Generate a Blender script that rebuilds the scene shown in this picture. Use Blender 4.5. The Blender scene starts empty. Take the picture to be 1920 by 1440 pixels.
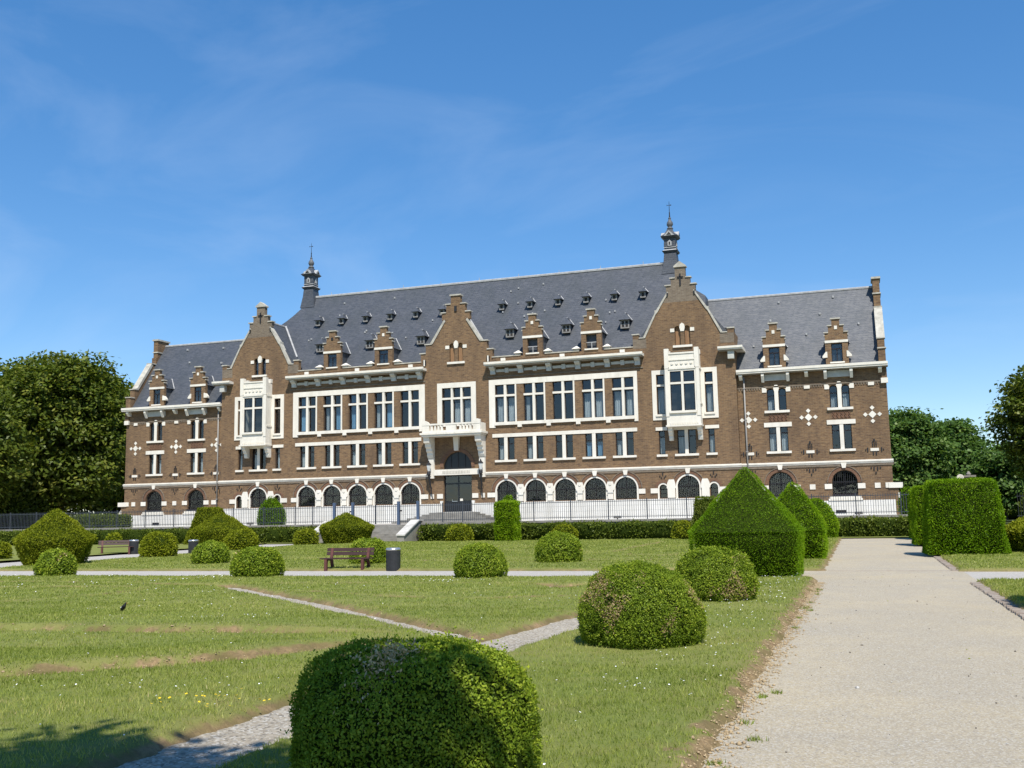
import bpy, bmesh, math, random
import numpy as np
from mathutils import Matrix, Vector
from mathutils.geometry import tessellate_polygon

scene = bpy.context.scene
COL = scene.collection
R = math.radians
random.seed(4)
rng = np.random.default_rng(7)

# ------------------------------------------------------------------ camera, world, sun, exposure
cam_d = bpy.data.cameras.new('camera')
cam = bpy.data.objects.new('camera', cam_d)
COL.objects.link(cam)
scene.camera = cam
YAW, PIT, ROL = -0.3267, 0.1295, -0.0184
F = Vector((math.sin(YAW) * math.cos(PIT), math.cos(YAW) * math.cos(PIT), math.sin(PIT)))
Rv = Vector((math.cos(YAW), -math.sin(YAW), 0))
Uv = Rv.cross(F)
R2 = math.cos(ROL) * Rv + math.sin(ROL) * Uv
U2 = -math.sin(ROL) * Rv + math.cos(ROL) * Uv
CAM = Vector((30.1, -75.0, 1.7))
cam.matrix_world = Matrix(((R2.x, U2.x, -F.x, CAM.x), (R2.y, U2.y, -F.y, CAM.y), (R2.z, U2.z, -F.z, CAM.z), (0, 0, 0, 1)))
cam_d.sensor_width = 36
cam_d.lens = 1905.04 / 1920 * 36
cam_d.clip_start = 0.1
cam_d.clip_end = 5000

SUN_EL, SUN_AZ = R(55), R(28)          # azimuth measured from the facade normal (-Y) towards +X
sdir = Vector((math.sin(SUN_AZ) * math.cos(SUN_EL), -math.cos(SUN_AZ) * math.cos(SUN_EL), math.sin(SUN_EL)))
sun_d = bpy.data.lights.new('sun', 'SUN')
sun_d.energy = 4.6
sun_d.angle = R(0.53)
sun_d.color = (1.0, 0.95, 0.87)
sun = bpy.data.objects.new('sun', sun_d)
COL.objects.link(sun)
sun.rotation_euler = (-sdir).to_track_quat('-Z', 'Y').to_euler()
sun.location = (60, -80, 80)

world = bpy.data.worlds.new('World')
scene.world = world
world.use_nodes = True
wn, wl = world.node_tree.nodes, world.node_tree.links
bg = wn['Background']
sky = wn.new('ShaderNodeTexSky')
sky.sky_type = 'NISHITA'
sky.sun_disc = False
sky.sun_elevation = SUN_EL
sky.sun_rotation = math.atan2(sdir.x, sdir.y)
sky.altitude = 0
sky.air_density = 0.85
sky.dust_density = 0.0
sky.ozone_density = 3.2
bg.inputs['Strength'].default_value = 0.115
# thin cirrus, the same kind all round the sky
tc = wn.new('ShaderNodeTexCoord')
mp = wn.new('ShaderNodeMapping')
mp.inputs['Location'].default_value = (0.35, 0.1, 0.2)
mp.inputs['Rotation'].default_value = (0.15, 0.35, 1.0)
mp.inputs['Scale'].default_value = (1.6, 5.5, 7.0)
nz = wn.new('ShaderNodeTexNoise')
nz.inputs['Scale'].default_value = 1.25
nz.inputs['Detail'].default_value = 7
nz.inputs['Roughness'].default_value = 0.56
nz.inputs['Distortion'].default_value = 0.7
rp = wn.new('ShaderNodeValToRGB')
rp.color_ramp.elements[0].position = 0.44
rp.color_ramp.elements[0].color = (0, 0, 0, 1)
rp.color_ramp.elements[1].position = 0.85
rp.color_ramp.elements[1].color = (0.18, 0.18, 0.18, 1)
hs = wn.new('ShaderNodeHueSaturation')
hs.inputs['Saturation'].default_value = 1.54
hs.inputs['Hue'].default_value = 0.505
hs.inputs['Value'].default_value = 1.76
gm = wn.new('ShaderNodeGamma')
gm.inputs['Gamma'].default_value = 0.68
mx = wn.new('ShaderNodeMixRGB')
mx.inputs['Color2'].default_value = (5.2, 6.0, 7.2, 1)
wl.new(tc.outputs['Generated'], mp.inputs['Vector'])
wl.new(mp.outputs['Vector'], nz.inputs['Vector'])
wl.new(nz.outputs['Fac'], rp.inputs['Fac'])
wl.new(rp.outputs['Color'], mx.inputs['Fac'])
wl.new(sky.outputs['Color'], gm.inputs['Color'])
wl.new(gm.outputs['Color'], hs.inputs['Color'])
wl.new(hs.outputs['Color'], mx.inputs['Color1'])
wl.new(mx.outputs['Color'], bg.inputs['Color'])

vs = scene.view_settings
vs.view_transform = 'Standard'
vs.look = 'None'
vs.gamma = 1
vs.exposure = 0.45
vs.use_curve_mapping = False
scene.cycles.max_bounces = 6
scene.cycles.transparent_max_bounces = 10
scene.cycles.use_denoising = True

# ------------------------------------------------------------------ materials
MATS = {}
def mat(name, base, rough=0.85, var=None, scale=(1, 1, 1), nscale=1.0, detail=6, bump=0.0, bscale=30.0, spec=0.3, metal=0.0, var2=None, n2scale=0.4, lo=0.35, hi=0.7):
    """procedural surface: base colour, mottled towards var by a stretched noise, towards var2 by a broad one"""
    m = bpy.data.materials.new(name)
    m.use_nodes = True
    n, l = m.node_tree.nodes, m.node_tree.links
    p = n['Principled BSDF']
    p.inputs['Roughness'].default_value = rough
    p.inputs['Specular IOR Level'].default_value = spec
    p.inputs['Metallic'].default_value = metal
    p.inputs['Base Color'].default_value = (*base, 1)
    g = n.new('ShaderNodeNewGeometry')
    last = None
    def noise(sc, vec_scale, det):
        mpn = n.new('ShaderNodeMapping')
        mpn.inputs['Scale'].default_value = vec_scale
        l.new(g.outputs['Position'], mpn.inputs['Vector'])
        t = n.new('ShaderNodeTexNoise')
        t.inputs['Scale'].default_value = sc
        t.inputs['Detail'].default_value = det
        t.inputs['Roughness'].default_value = 0.62
        l.new(mpn.outputs['Vector'], t.inputs['Vector'])
        return t
    def ramped(t, a, b):
        r = n.new('ShaderNodeMapRange')
        r.inputs['From Min'].default_value = a
        r.inputs['From Max'].default_value = b
        l.new(t.outputs['Fac'], r.inputs['Value'])
        return r
    cur = None
    for v, sc, vsx in ((var, nscale, scale), (var2, n2scale, (1, 1, 1))):
        if v is None:
            continue
        r = ramped(noise(sc, vsx, detail), lo, hi)
        mixn = n.new('ShaderNodeMixRGB')
        l.new(r.outputs['Result'], mixn.inputs['Fac'])
        if cur is None:
            mixn.inputs['Color1'].default_value = (*base, 1)
        else:
            l.new(cur.outputs['Color'], mixn.inputs['Color1'])
        mixn.inputs['Color2'].default_value = (*v, 1)
        cur = mixn
    if cur is not None:
        l.new(cur.outputs['Color'], p.inputs['Base Color'])
    if bump > 0:
        t = noise(bscale, (1, 1, 1), 5)
        b = n.new('ShaderNodeBump')
        b.inputs['Strength'].default_value = bump
        b.inputs['Distance'].default_value = 0.03
        l.new(t.outputs['Fac'], b.inputs['Height'])
        l.new(b.outputs['Normal'], p.inputs['Normal'])
    MATS[name] = m
    return m

def brick_mat(name, c1, c2, c3, mortar, grime, bw=0.34, rh=0.11, rough=0.9, ms=0.012):
    """brick courses with per-brick colour, mortar and broad grime"""
    m = bpy.data.materials.new(name)
    m.use_nodes = True
    n, l = m.node_tree.nodes, m.node_tree.links
    p = n['Principled BSDF']
    p.inputs['Roughness'].default_value = rough
    p.inputs['Specular IOR Level'].default_value = 0.2 if rough > .8 else .4
    g = n.new('ShaderNodeNewGeometry')
    sx = n.new('ShaderNodeSeparateXYZ')
    l.new(g.outputs['Position'], sx.inputs[0])
    ad = n.new('ShaderNodeMath'); ad.operation = 'ADD'
    l.new(sx.outputs['X'], ad.inputs[0]); l.new(sx.outputs['Y'], ad.inputs[1])
    cb = n.new('ShaderNodeCombineXYZ')
    l.new(ad.outputs[0], cb.inputs['X']); l.new(sx.outputs['Z'], cb.inputs['Y'])
    br = n.new('ShaderNodeTexBrick')
    br.inputs['Color1'].default_value = (*c1, 1)
    br.inputs['Color2'].default_value = (*c2, 1)
    br.inputs['Mortar'].default_value = (*mortar, 1)
    br.inputs['Scale'].default_value = 1.0
    br.inputs['Brick Width'].default_value = bw
    br.inputs['Row Height'].default_value = rh
    br.inputs['Mortar Size'].default_value = ms
    br.inputs['Bias'].default_value = -0.1
    l.new(cb.outputs[0], br.inputs['Vector'])
    # streaky second brick tone
    mpn = n.new('ShaderNodeMapping'); mpn.inputs['Scale'].default_value = (2.2, 2.2, 9.0)
    l.new(g.outputs['Position'], mpn.inputs['Vector'])
    t = n.new('ShaderNodeTexNoise'); t.inputs['Scale'].default_value = 1.3; t.inputs['Detail'].default_value = 5; t.inputs['Roughness'].default_value = 0.7
    l.new(mpn.outputs[0], t.inputs['Vector'])
    r = n.new('ShaderNodeMapRange'); r.inputs['From Min'].default_value = 0.42; r.inputs['From Max'].default_value = 0.68
    l.new(t.outputs['Fac'], r.inputs['Value'])
    m1 = n.new('ShaderNodeMixRGB'); m1.inputs['Color2'].default_value = (*c3, 1)
    l.new(r.outputs[0], m1.inputs['Fac']); l.new(br.outputs['Color'], m1.inputs['Color1'])
    t2 = n.new('ShaderNodeTexNoise'); t2.inputs['Scale'].default_value = 0.5; t2.inputs['Detail'].default_value = 6; t2.inputs['Roughness'].default_value = 0.6
    mp2 = n.new('ShaderNodeMapping'); mp2.inputs['Scale'].default_value = (1.5, 1.5, .5)
    l.new(g.outputs['Position'], mp2.inputs['Vector']); l.new(mp2.outputs[0], t2.inputs['Vector'])
    r2 = n.new('ShaderNodeMapRange'); r2.inputs['From Min'].default_value = 0.45; r2.inputs['From Max'].default_value = 0.8; r2.inputs['To Max'].default_value = 0.72
    l.new(t2.outputs['Fac'], r2.inputs['Value'])
    m2 = n.new('ShaderNodeMixRGB'); m2.inputs['Color2'].default_value = (*grime, 1)
    l.new(r2.outputs[0], m2.inputs['Fac']); l.new(m1.outputs[0], m2.inputs['Color1'])
    l.new(m2.outputs[0], p.inputs['Base Color'])
    b = n.new('ShaderNodeBump'); b.inputs['Strength'].default_value = 0.5; b.inputs['Distance'].default_value = 0.012; b.invert = True
    l.new(br.outputs['Fac'], b.inputs['Height']); l.new(b.outputs[0], p.inputs['Normal'])
    MATS[name] = m
    return m

brick_mat('brick', (0.172, 0.102, 0.056), (0.086, 0.050, 0.033), (0.265, 0.172, 0.09), (0.20, 0.155, 0.105), (0.085, 0.057, 0.040))
brick_mat('brick_red', (0.17, 0.085, 0.05), (0.11, 0.055, 0.036), (0.21, 0.12, 0.07), (0.18, 0.13, 0.095), (0.09, 0.055, 0.04))
brick_mat('brick_grey', (0.17, 0.13, 0.093), (0.12, 0.09, 0.066), (0.24, 0.20, 0.15), (0.21, 0.175, 0.135), (0.10, 0.085, 0.07))
mat('white_stone', (0.77, 0.73, 0.645), 0.75, var=(0.58, 0.545, 0.465), scale=(1.6, 1.6, .5), nscale=1.3, bump=0.15, bscale=14, var2=(0.70, 0.655, 0.565), n2scale=0.5)
mat('white_plinth', (0.73, 0.71, 0.66), 0.75, var=(0.58, 0.56, 0.505), scale=(1, 1, .45), nscale=1.1, bump=0.15, bscale=10)
mat('grey_white', (0.52, 0.52, 0.48), 0.8, var=(0.4, 0.4, 0.36), nscale=2.0)
mat('coping', (0.50, 0.475, 0.41), 0.85, var=(0.3, 0.28, 0.23), nscale=2.4, bump=0.2)
mat('lead', (0.42, 0.42, 0.41), 0.6, var=(0.27, 0.27, 0.27), nscale=3.0, spec=0.4)
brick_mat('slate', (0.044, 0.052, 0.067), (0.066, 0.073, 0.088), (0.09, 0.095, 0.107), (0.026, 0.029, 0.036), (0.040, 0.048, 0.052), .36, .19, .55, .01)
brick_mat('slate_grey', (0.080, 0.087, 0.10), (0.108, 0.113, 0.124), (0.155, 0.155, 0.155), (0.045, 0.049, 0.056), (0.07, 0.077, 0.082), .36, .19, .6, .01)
mat('dark_frame', (0.016, 0.012, 0.013), 0.5)
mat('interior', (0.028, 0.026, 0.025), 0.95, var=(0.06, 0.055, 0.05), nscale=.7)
mat('curtain', (0.66, 0.67, 0.66), 0.9, var=(0.42, 0.44, 0.45), scale=(6, 6, 0.4), nscale=3)
mat('blue_sheet', (0.16, 0.34, 0.52), 0.8, var=(0.3, 0.5, 0.66), scale=(4, 4, 0.4), nscale=2)  # blue tone standing in for reflections in the left window panes
mat('shutter', (0.30, 0.175, 0.085), 0.7, var=(0.2, 0.11, 0.06), scale=(8, 8, 0.6), nscale=2)
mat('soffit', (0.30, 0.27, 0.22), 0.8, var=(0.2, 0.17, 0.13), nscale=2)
mat('door', (0.014, 0.015, 0.017), 0.35, spec=0.5)
mat('iron', (0.02, 0.02, 0.022), 0.5, spec=0.4)
mat('fence_paint', (0.045, 0.052, 0.065), 0.45, spec=0.4)
mat('gate_paint', (0.07, 0.10, 0.16), 0.5, spec=0.4)
mat('grey_stone', (0.23, 0.215, 0.19), 0.9, var=(0.14, 0.13, 0.115), nscale=1.6, bump=0.3, bscale=18, var2=(0.3, 0.28, 0.245), n2scale=0.5)
mat('step_stone', (0.27, 0.255, 0.225), 0.9, var=(0.17, 0.16, 0.14), nscale=1.5, bump=0.3, bscale=18)
mat('pale_stone', (0.56, 0.54, 0.49), 0.85, var=(0.36, 0.34, 0.31), nscale=1.8, bump=0.2, bscale=12)
mat('terrace_gravel', (0.40, 0.37, 0.325), 0.95, var=(0.3, 0.275, 0.24), nscale=3, bump=0.3, bscale=60)
mat('wood_paint', (0.036, 0.014, 0.011), 0.55, var=(0.055, 0.022, 0.017), scale=(1, 6, 6), nscale=3, spec=0.45)
mat('bench_leg', (0.12, 0.045, 0.035), 0.6, var=(0.08, 0.03, 0.026), nscale=6)
mat('bin_metal', (0.03, 0.031, 0.032), 0.55, spec=0.3, var=(0.02, 0.021, 0.022), nscale=5)
mat('bin_rim', (0.55, 0.55, 0.54), 0.3, metal=0.8)
mat('bark', (0.07, 0.055, 0.04), 0.95, var=(0.035, 0.028, 0.022), scale=(5, 5, 1), nscale=3, bump=0.5, bscale=12)
mat('bird', (0.012, 0.012, 0.014), 0.5)
mat('beak', (0.35, 0.2, 0.04), 0.5)
mat('petal', (0.8, 0.8, 0.78), 0.7)
mat('petal_yellow', (0.75, 0.52, 0.02), 0.6)
mat('soil_crumb', (0.42, 0.32, 0.185), 0.95, var=(0.3, 0.22, 0.13), nscale=9)
mat('kerb_brick', (0.29, 0.23, 0.185), 0.95, var=(0.38, 0.335, 0.28), nscale=5, bump=0.4, bscale=40)
mat('terracotta', (0.2, 0.08, 0.045), 0.9)
mat('lamp_glass', (0.6, 0.62, 0.6), 0.2, spec=0.5)
mat('weathered_wood', (0.26, 0.25, 0.235), 0.85, var=(0.17, 0.165, 0.155), nscale=4)
mat('downpipe', (0.27, 0.255, 0.235), 0.6, metal=0.2)

def glass_mat():
    m = bpy.data.materials.new('glass')
    m.use_nodes = True
    n, l = m.node_tree.nodes, m.node_tree.links
    n.remove(n['Principled BSDF'])
    tr = n.new('ShaderNodeBsdfTransparent'); tr.inputs['Color'].default_value = (0.80, 0.835, 0.85, 1)
    gl = n.new('ShaderNodeBsdfGlossy'); gl.inputs['Roughness'].default_value = 0.03
    fr = n.new('ShaderNodeFresnel'); fr.inputs['IOR'].default_value = 1.85
    tn = n.new('ShaderNodeTexNoise'); tn.inputs['Scale'].default_value = 1.4
    g = n.new('ShaderNodeNewGeometry')
    l.new(g.outputs['Position'], tn.inputs['Vector'])
    b = n.new('ShaderNodeBump'); b.inputs['Strength'].default_value = 0.05; b.inputs['Distance'].default_value = 0.1
    l.new(tn.outputs['Fac'], b.inputs['Height']); l.new(b.outputs[0], gl.inputs['Normal'])
    mxs = n.new('ShaderNodeMixShader')
    inv = n.new('ShaderNodeMath'); inv.operation = 'SUBTRACT'; inv.inputs[0].default_value = 1.0
    l.new(g.outputs['Backfacing'], inv.inputs[1])
    mu = n.new('ShaderNodeMath'); mu.operation = 'MULTIPLY'
    l.new(inv.outputs[0], mu.inputs[0]); l.new(fr.outputs[0], mu.inputs[1])
    l.new(mu.outputs[0], mxs.inputs[0]); l.new(tr.outputs[0], mxs.inputs[1]); l.new(gl.outputs[0], mxs.inputs[2])
    l.new(mxs.outputs[0], n['Material Output'].inputs['Surface'])
    MATS['glass'] = m
glass_mat()

def leaf_mat(name, cols, transl=0.35, gloss=0.06):
    """foliage: colour from each leaf's own 'lv' value, light passing through the blade"""
    m = bpy.data.materials.new(name)
    m.use_nodes = True
    n, l = m.node_tree.nodes, m.node_tree.links
    n.remove(n['Principled BSDF'])
    at = n.new('ShaderNodeAttribute'); at.attribute_name = 'lv'
    r = n.new('ShaderNodeValToRGB')
    els = r.color_ramp.elements
    while len(els) < len(cols):
        els.new(0.5)
    for e, (pos, c) in zip(els, cols):
        e.position = pos
        e.color = (*c, 1)
    l.new(at.outputs['Fac'], r.inputs['Fac'])
    d = n.new('ShaderNodeBsdfDiffuse'); t = n.new('ShaderNodeBsdfTranslucent'); g = n.new('ShaderNodeBsdfGlossy')
    g.inputs['Roughness'].default_value = 0.45
    g.inputs['Color'].default_value = (0.9, 0.95, 0.8, 1)
    l.new(r.outputs[0], d.inputs['Color'])
    br = n.new('ShaderNodeMixRGB'); br.blend_type = 'MULTIPLY'; br.inputs['Fac'].default_value = 1; br.inputs['Color2'].default_value = (1.25, 1.3, 0.6, 1)
    l.new(r.outputs[0], br.inputs['Color1']); l.new(br.outputs[0], t.inputs['Color'])
    m1 = n.new('ShaderNodeMixShader'); m1.inputs[0].default_value = transl
    l.new(d.outputs[0], m1.inputs[1]); l.new(t.outputs[0], m1.inputs[2])
    m2 = n.new('ShaderNodeMixShader'); m2.inputs[0].default_value = gloss
    l.new(m1.outputs[0], m2.inputs[1]); l.new(g.outputs[0], m2.inputs[2])
    l.new(m2.outputs[0], n['Material Output'].inputs['Surface'])
    MATS[name] = m
leaf_mat('box_leaf', [(0.0, (0.06, 0.10, 0.008)), (0.45, (0.18, 0.255, 0.02)), (0.78, (0.36, 0.41, 0.04)), (0.86, (0.27, 0.19, 0.085)), (1.0, (0.56, 0.42, 0.24))], 0.28, 0.01)
leaf_mat('yew_leaf', [(0.0, (0.04, 0.095, 0.003)), (0.45, (0.135, 0.25, 0.006)), (1.0, (0.34, 0.45, 0.016))], 0.3, 0.008)
leaf_mat('gem_leaf', [(0.0, (0.075, 0.095, 0.006)), (0.5, (0.205, 0.235, 0.014)), (1.0, (0.36, 0.36, 0.03))], 0.25, 0.006)
leaf_mat('hedge_leaf', [(0.0, (0.04, 0.06, 0.008)), (0.6, (0.135, 0.175, 0.022)), (1.0, (0.32, 0.32, 0.07))], 0.28, 0.012)
leaf_mat('tree_leaf', [(0.0, (0.03, 0.05, 0.006)), (0.5, (0.088, 0.122, 0.014)), (1.0, (0.24, 0.24, 0.04))], 0.30, 0.015)
leaf_mat('tree_leaf_blue', [(0.0, (0.03, 0.065, 0.016)), (0.5, (0.09, 0.165, 0.035)), (1.0, (0.19, 0.26, 0.065))], 0.35, 0.015)
leaf_mat('dead_leaf', [(0.0, (0.38, 0.25, 0.13)), (1.0, (0.75, 0.58, 0.38))], 0.3, 0.01)
leaf_mat('grass_blade', [(0.0, (0.135, 0.18, 0.026)), (0.5, (0.275, 0.315, 0.06)), (0.85, (0.39, 0.385, 0.115)), (1.0, (0.50, 0.41, 0.20))], 0.35, 0.015)
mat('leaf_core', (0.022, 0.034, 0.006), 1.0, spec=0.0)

def ground_mat(name, cols, soil=None, speck=None, bump=0.4, bscale=60, fine=40):
    """cols: (base, patch, broad); optional bare-soil attribute mixes in soil colours"""
    m = bpy.data.materials.new(name)
    m.use_nodes = True
    n, l = m.node_tree.nodes, m.node_tree.links
    p = n['Principled BSDF']
    p.inputs['Roughness'].default_value = 0.95
    p.inputs['Specular IOR Level'].default_value = 0.15
    g = n.new('ShaderNodeNewGeometry')
    def noise(sc, det=5, ro=0.6):
        t = n.new('ShaderNodeTexNoise'); t.inputs['Scale'].default_value = sc; t.inputs['Detail'].default_value = det; t.inputs['Roughness'].default_value = ro
        l.new(g.outputs['Position'], t.inputs['Vector'])
        return t
    def mixc(fac, a, b):
        x = n.new('ShaderNodeMixRGB')
        l.new(fac, x.inputs['Fac'])
        for i, v in (('Color1', a), ('Color2', b)):
            if isinstance(v, tuple):
                x.inputs[i].default_value = (*v, 1)
            else:
                l.new(v, x.inputs[i])
        return x.outputs[0]
    def rng_(t, a, b, hi=1.0):
        r = n.new('ShaderNodeMapRange'); r.inputs['From Min'].default_value = a; r.inputs['From Max'].default_value = b; r.inputs['To Max'].default_value = hi
        l.new(t, r.inputs['Value'])
        return r.outputs[0]
    c = mixc(rng_(noise(fine, 4, 0.7).outputs['Fac'], 0.3, 0.7), cols[0], cols[1])
    c = mixc(rng_(noise(0.5, 6).outputs['Fac'], 0.42, 0.75, 0.75), c, cols[2])
    c = mixc(rng_(noise(2.3, 5).outputs['Fac'], 0.48, 0.8, 0.6), c, cols[3])
    if speck:
        v = n.new('ShaderNodeTexVoronoi'); v.inputs['Scale'].default_value = speck[0]
        l.new(g.outputs['Position'], v.inputs['Vector'])
        x = n.new('ShaderNodeSeparateColor'); l.new(v.outputs['Color'], x.inputs[0])
        c = mixc(rng_(x.outputs[0], 0.55, 1.0, speck[2]), c, speck[1])
        c = mixc(rng_(x.outputs[1], 0.7, 1.0, speck[2]), c, speck[3])
    if soil:
        at = n.new('ShaderNodeAttribute'); at.attribute_name = 'soil'
        s2 = mixc(rng_(noise(14, 4, 0.7).outputs['Fac'], 0.35, 0.65), soil[0], soil[1])
        s2 = mixc(rng_(noise(1.1, 4).outputs['Fac'], 0.4, 0.62), s2, soil[2])
        c = mixc(at.outputs['Fac'], c, s2)
    l.new(c, p.inputs['Base Color'])
    b = n.new('ShaderNodeBump'); b.inputs['Strength'].default_value = bump; b.inputs['Distance'].default_value = 0.02
    l.new(noise(bscale, 5, 0.7).outputs['Fac'], b.inputs['Height']); l.new(b.outputs[0], p.inputs['Normal'])
    MATS[name] = m
ground_mat('lawn', [(0.185, 0.212, 0.052), (0.13, 0.162, 0.034), (0.235, 0.23, 0.074), (0.225, 0.195, 0.068)],
           soil=((0.33, 0.23, 0.12), (0.17, 0.115, 0.065), (0.15, 0.12, 0.05)), bump=0.9, bscale=45, fine=26)
ground_mat('path_gravel', [(0.405, 0.347, 0.25), (0.33, 0.285, 0.208), (0.47, 0.385, 0.24), (0.33, 0.292, 0.222)], speck=(75, (0.52, 0.49, 0.43), 0.75, (0.22, 0.195, 0.165)), bump=0.5, bscale=90)
ground_mat('cross_gravel', [(0.40, 0.37, 0.325), (0.345, 0.32, 0.285), (0.43, 0.395, 0.34), (0.38, 0.355, 0.315)], speck=(75, (0.56, 0.54, 0.5), 0.75, (0.26, 0.24, 0.22)), bump=0.5, bscale=90)
ground_mat('chippings', [(0.42, 0.36, 0.275), (0.30, 0.258, 0.2), (0.46, 0.40, 0.30), (0.35, 0.305, 0.235)], speck=(42, (0.6, 0.57, 0.5), 0.9, (0.13, 0.12, 0.105)), bump=1.0, bscale=60)
ground_mat('far_ground', [(0.07, 0.09, 0.025), (0.05, 0.065, 0.018), (0.1, 0.11, 0.04), (0.09, 0.085, 0.035)])

# ------------------------------------------------------------------ helpers
class MB:
    def __init__(self):
        self.v, self.f = [], []
    def add(self, vs_, fs_):
        b = len(self.v)
        self.v += [tuple(x) for x in vs_]
        self.f += [tuple(i + b for i in q) for q in fs_]
        return self
    def box(self, x0, x1, y0, y1, z0, z1):
        if x0 > x1: x0, x1 = x1, x0
        return self.add([(x0, y0, z0), (x1, y0, z0), (x1, y1, z0), (x0, y1, z0), (x0, y0, z1), (x1, y0, z1), (x1, y1, z1), (x0, y1, z1)],
                        [(0, 1, 5, 4), (1, 2, 6, 5), (2, 3, 7, 6), (3, 0, 4, 7), (4, 5, 6, 7), (3, 2, 1, 0)])
    def frustum(self, cx, cy, z0, z1, a0, a1, b0=None, b1=None):
        b0 = a0 if b0 is None else b0
        b1 = a1 if b1 is None else b1
        return self.add([(cx - a0, cy - b0, z0), (cx + a0, cy - b0, z0), (cx + a0, cy + b0, z0), (cx - a0, cy + b0, z0),
                         (cx - a1, cy - b1, z1), (cx + a1, cy - b1, z1), (cx + a1, cy + b1, z1), (cx - a1, cy + b1, z1)],
                        [(0, 1, 5, 4), (1, 2, 6, 5), (2, 3, 7, 6), (3, 0, 4, 7), (4, 5, 6, 7), (3, 2, 1, 0)])
    def prism(self, poly, y0, y1, holes=(), back=True):
        """poly in (x, z), extruded from y0 to y1"""
        loops = [list(poly)] + [list(h) for h in holes]
        tris = tessellate_polygon([[Vector((p[0], p[1], 0)) for p in lp] for lp in loops])
        flat = [p for lp in loops for p in lp]
        n = len(flat)
        vs_ = [(p[0], y0, p[1]) for p in flat] + [(p[0], y1, p[1]) for p in flat]
        fs_ = [tuple(t) for t in tris]
        if back:
            fs_ += [tuple(i + n for i in reversed(t)) for t in tris]
        k = 0
        for lp in loops:
            c = len(lp)
            for i in range(c):
                a, b = k + i, k + (i + 1) % c
                fs_.append((a, b, b + n, a + n))
            k += c
        return self.add(vs_, fs_)
    def prism_x(self, poly, x0, x1):
        """poly in (y, z), extruded along x"""
        n = len(poly)
        vs_ = [(x0, p[0], p[1]) for p in poly] + [(x1, p[0], p[1]) for p in poly]
        tris = tessellate_polygon([[Vector((p[0], p[1], 0)) for p in poly]])
        fs_ = [tuple(t) for t in tris] + [tuple(i + n for i in reversed(t)) for t in tris]
        fs_ += [(i, (i + 1) % n, (i + 1) % n + n, i + n) for i in range(n)]
        return self.add(vs_, fs_)
    def lathe(self, cx, cy, prof, seg=12, rot=0.0):
        vs_, fs_ = [], []
        for r, z in prof:
            for k in range(seg):
                a = rot + 2 * math.pi * k / seg
                vs_.append((cx + r * math.cos(a), cy + r * math.sin(a), z))
        for i in range(len(prof) - 1):
            for k in range(seg):
                k2 = (k + 1) % seg
                fs_.append((i * seg + k, i * seg + k2, (i + 1) * seg + k2, (i + 1) * seg + k))
        fs_.append(tuple(reversed(range(seg))))
        fs_.append(tuple((len(prof) - 1) * seg + k for k in range(seg)))
        return self.add(vs_, fs_)
    def tube(self, pts, rads, seg=7):
        vs_, fs_ = [], []
        pts = [Vector(p) for p in pts]
        for i, p in enumerate(pts):
            d = (pts[min(i + 1, len(pts) - 1)] - pts[max(i - 1, 0)]).normalized()
            a = d.cross(Vector((0.31, 0.95, 0.05)) if abs(d.y) < 0.9 else Vector((1, 0, 0))).normalized()
            b = d.cross(a)
            for k in range(seg):
                t = 2 * math.pi * k / seg
                vs_.append(p + (a * math.cos(t) + b * math.sin(t)) * rads[i])
        for i in range(len(pts) - 1):
            for k in range(seg):
                k2 = (k + 1) % seg
                fs_.append((i * seg + k, i * seg + k2, (i + 1) * seg + k2, (i + 1) * seg + k))
        fs_.append(tuple(reversed(range(seg))))
        fs_.append(tuple((len(pts) - 1) * seg + k for k in range(seg)))
        return self.add(vs_, fs_)
    def mesh(self, name, material, smooth=False):
        me = bpy.data.meshes.new(name)
        me.from_pydata(self.v, [], self.f)
        bm = bmesh.new()
        bm.from_mesh(me)
        bmesh.ops.recalc_face_normals(bm, faces=bm.faces)
        bm.to_mesh(me)
        bm.free()
        me.materials.append(MATS[material])
        if smooth:
            me.polygons.foreach_set('use_smooth', [True] * len(me.polygons))
        return me
    def build(self, name, material, parent=None, smooth=False):
        o = bpy.data.objects.new(name, self.mesh(name, material, smooth))
        return link(o, parent)

def link(o, parent=None):
    COL.objects.link(o)
    if parent is not None:
        o.parent = parent
        if parent.type == 'EMPTY':
            o.matrix_parent_inverse = Matrix.Translation(-Vector(parent.location))
    return o

def tag(o, label=None, cat=None, group=None, kind=None):
    if label: o['label'] = label
    if cat: o['category'] = cat
    if group: o['group'] = group
    if kind: o['kind'] = kind
    return o

def empty(name, loc=(0, 0, 0)):
    o = bpy.data.objects.new(name, None)
    o.location = loc
    COL.objects.link(o)
    return o

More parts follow.
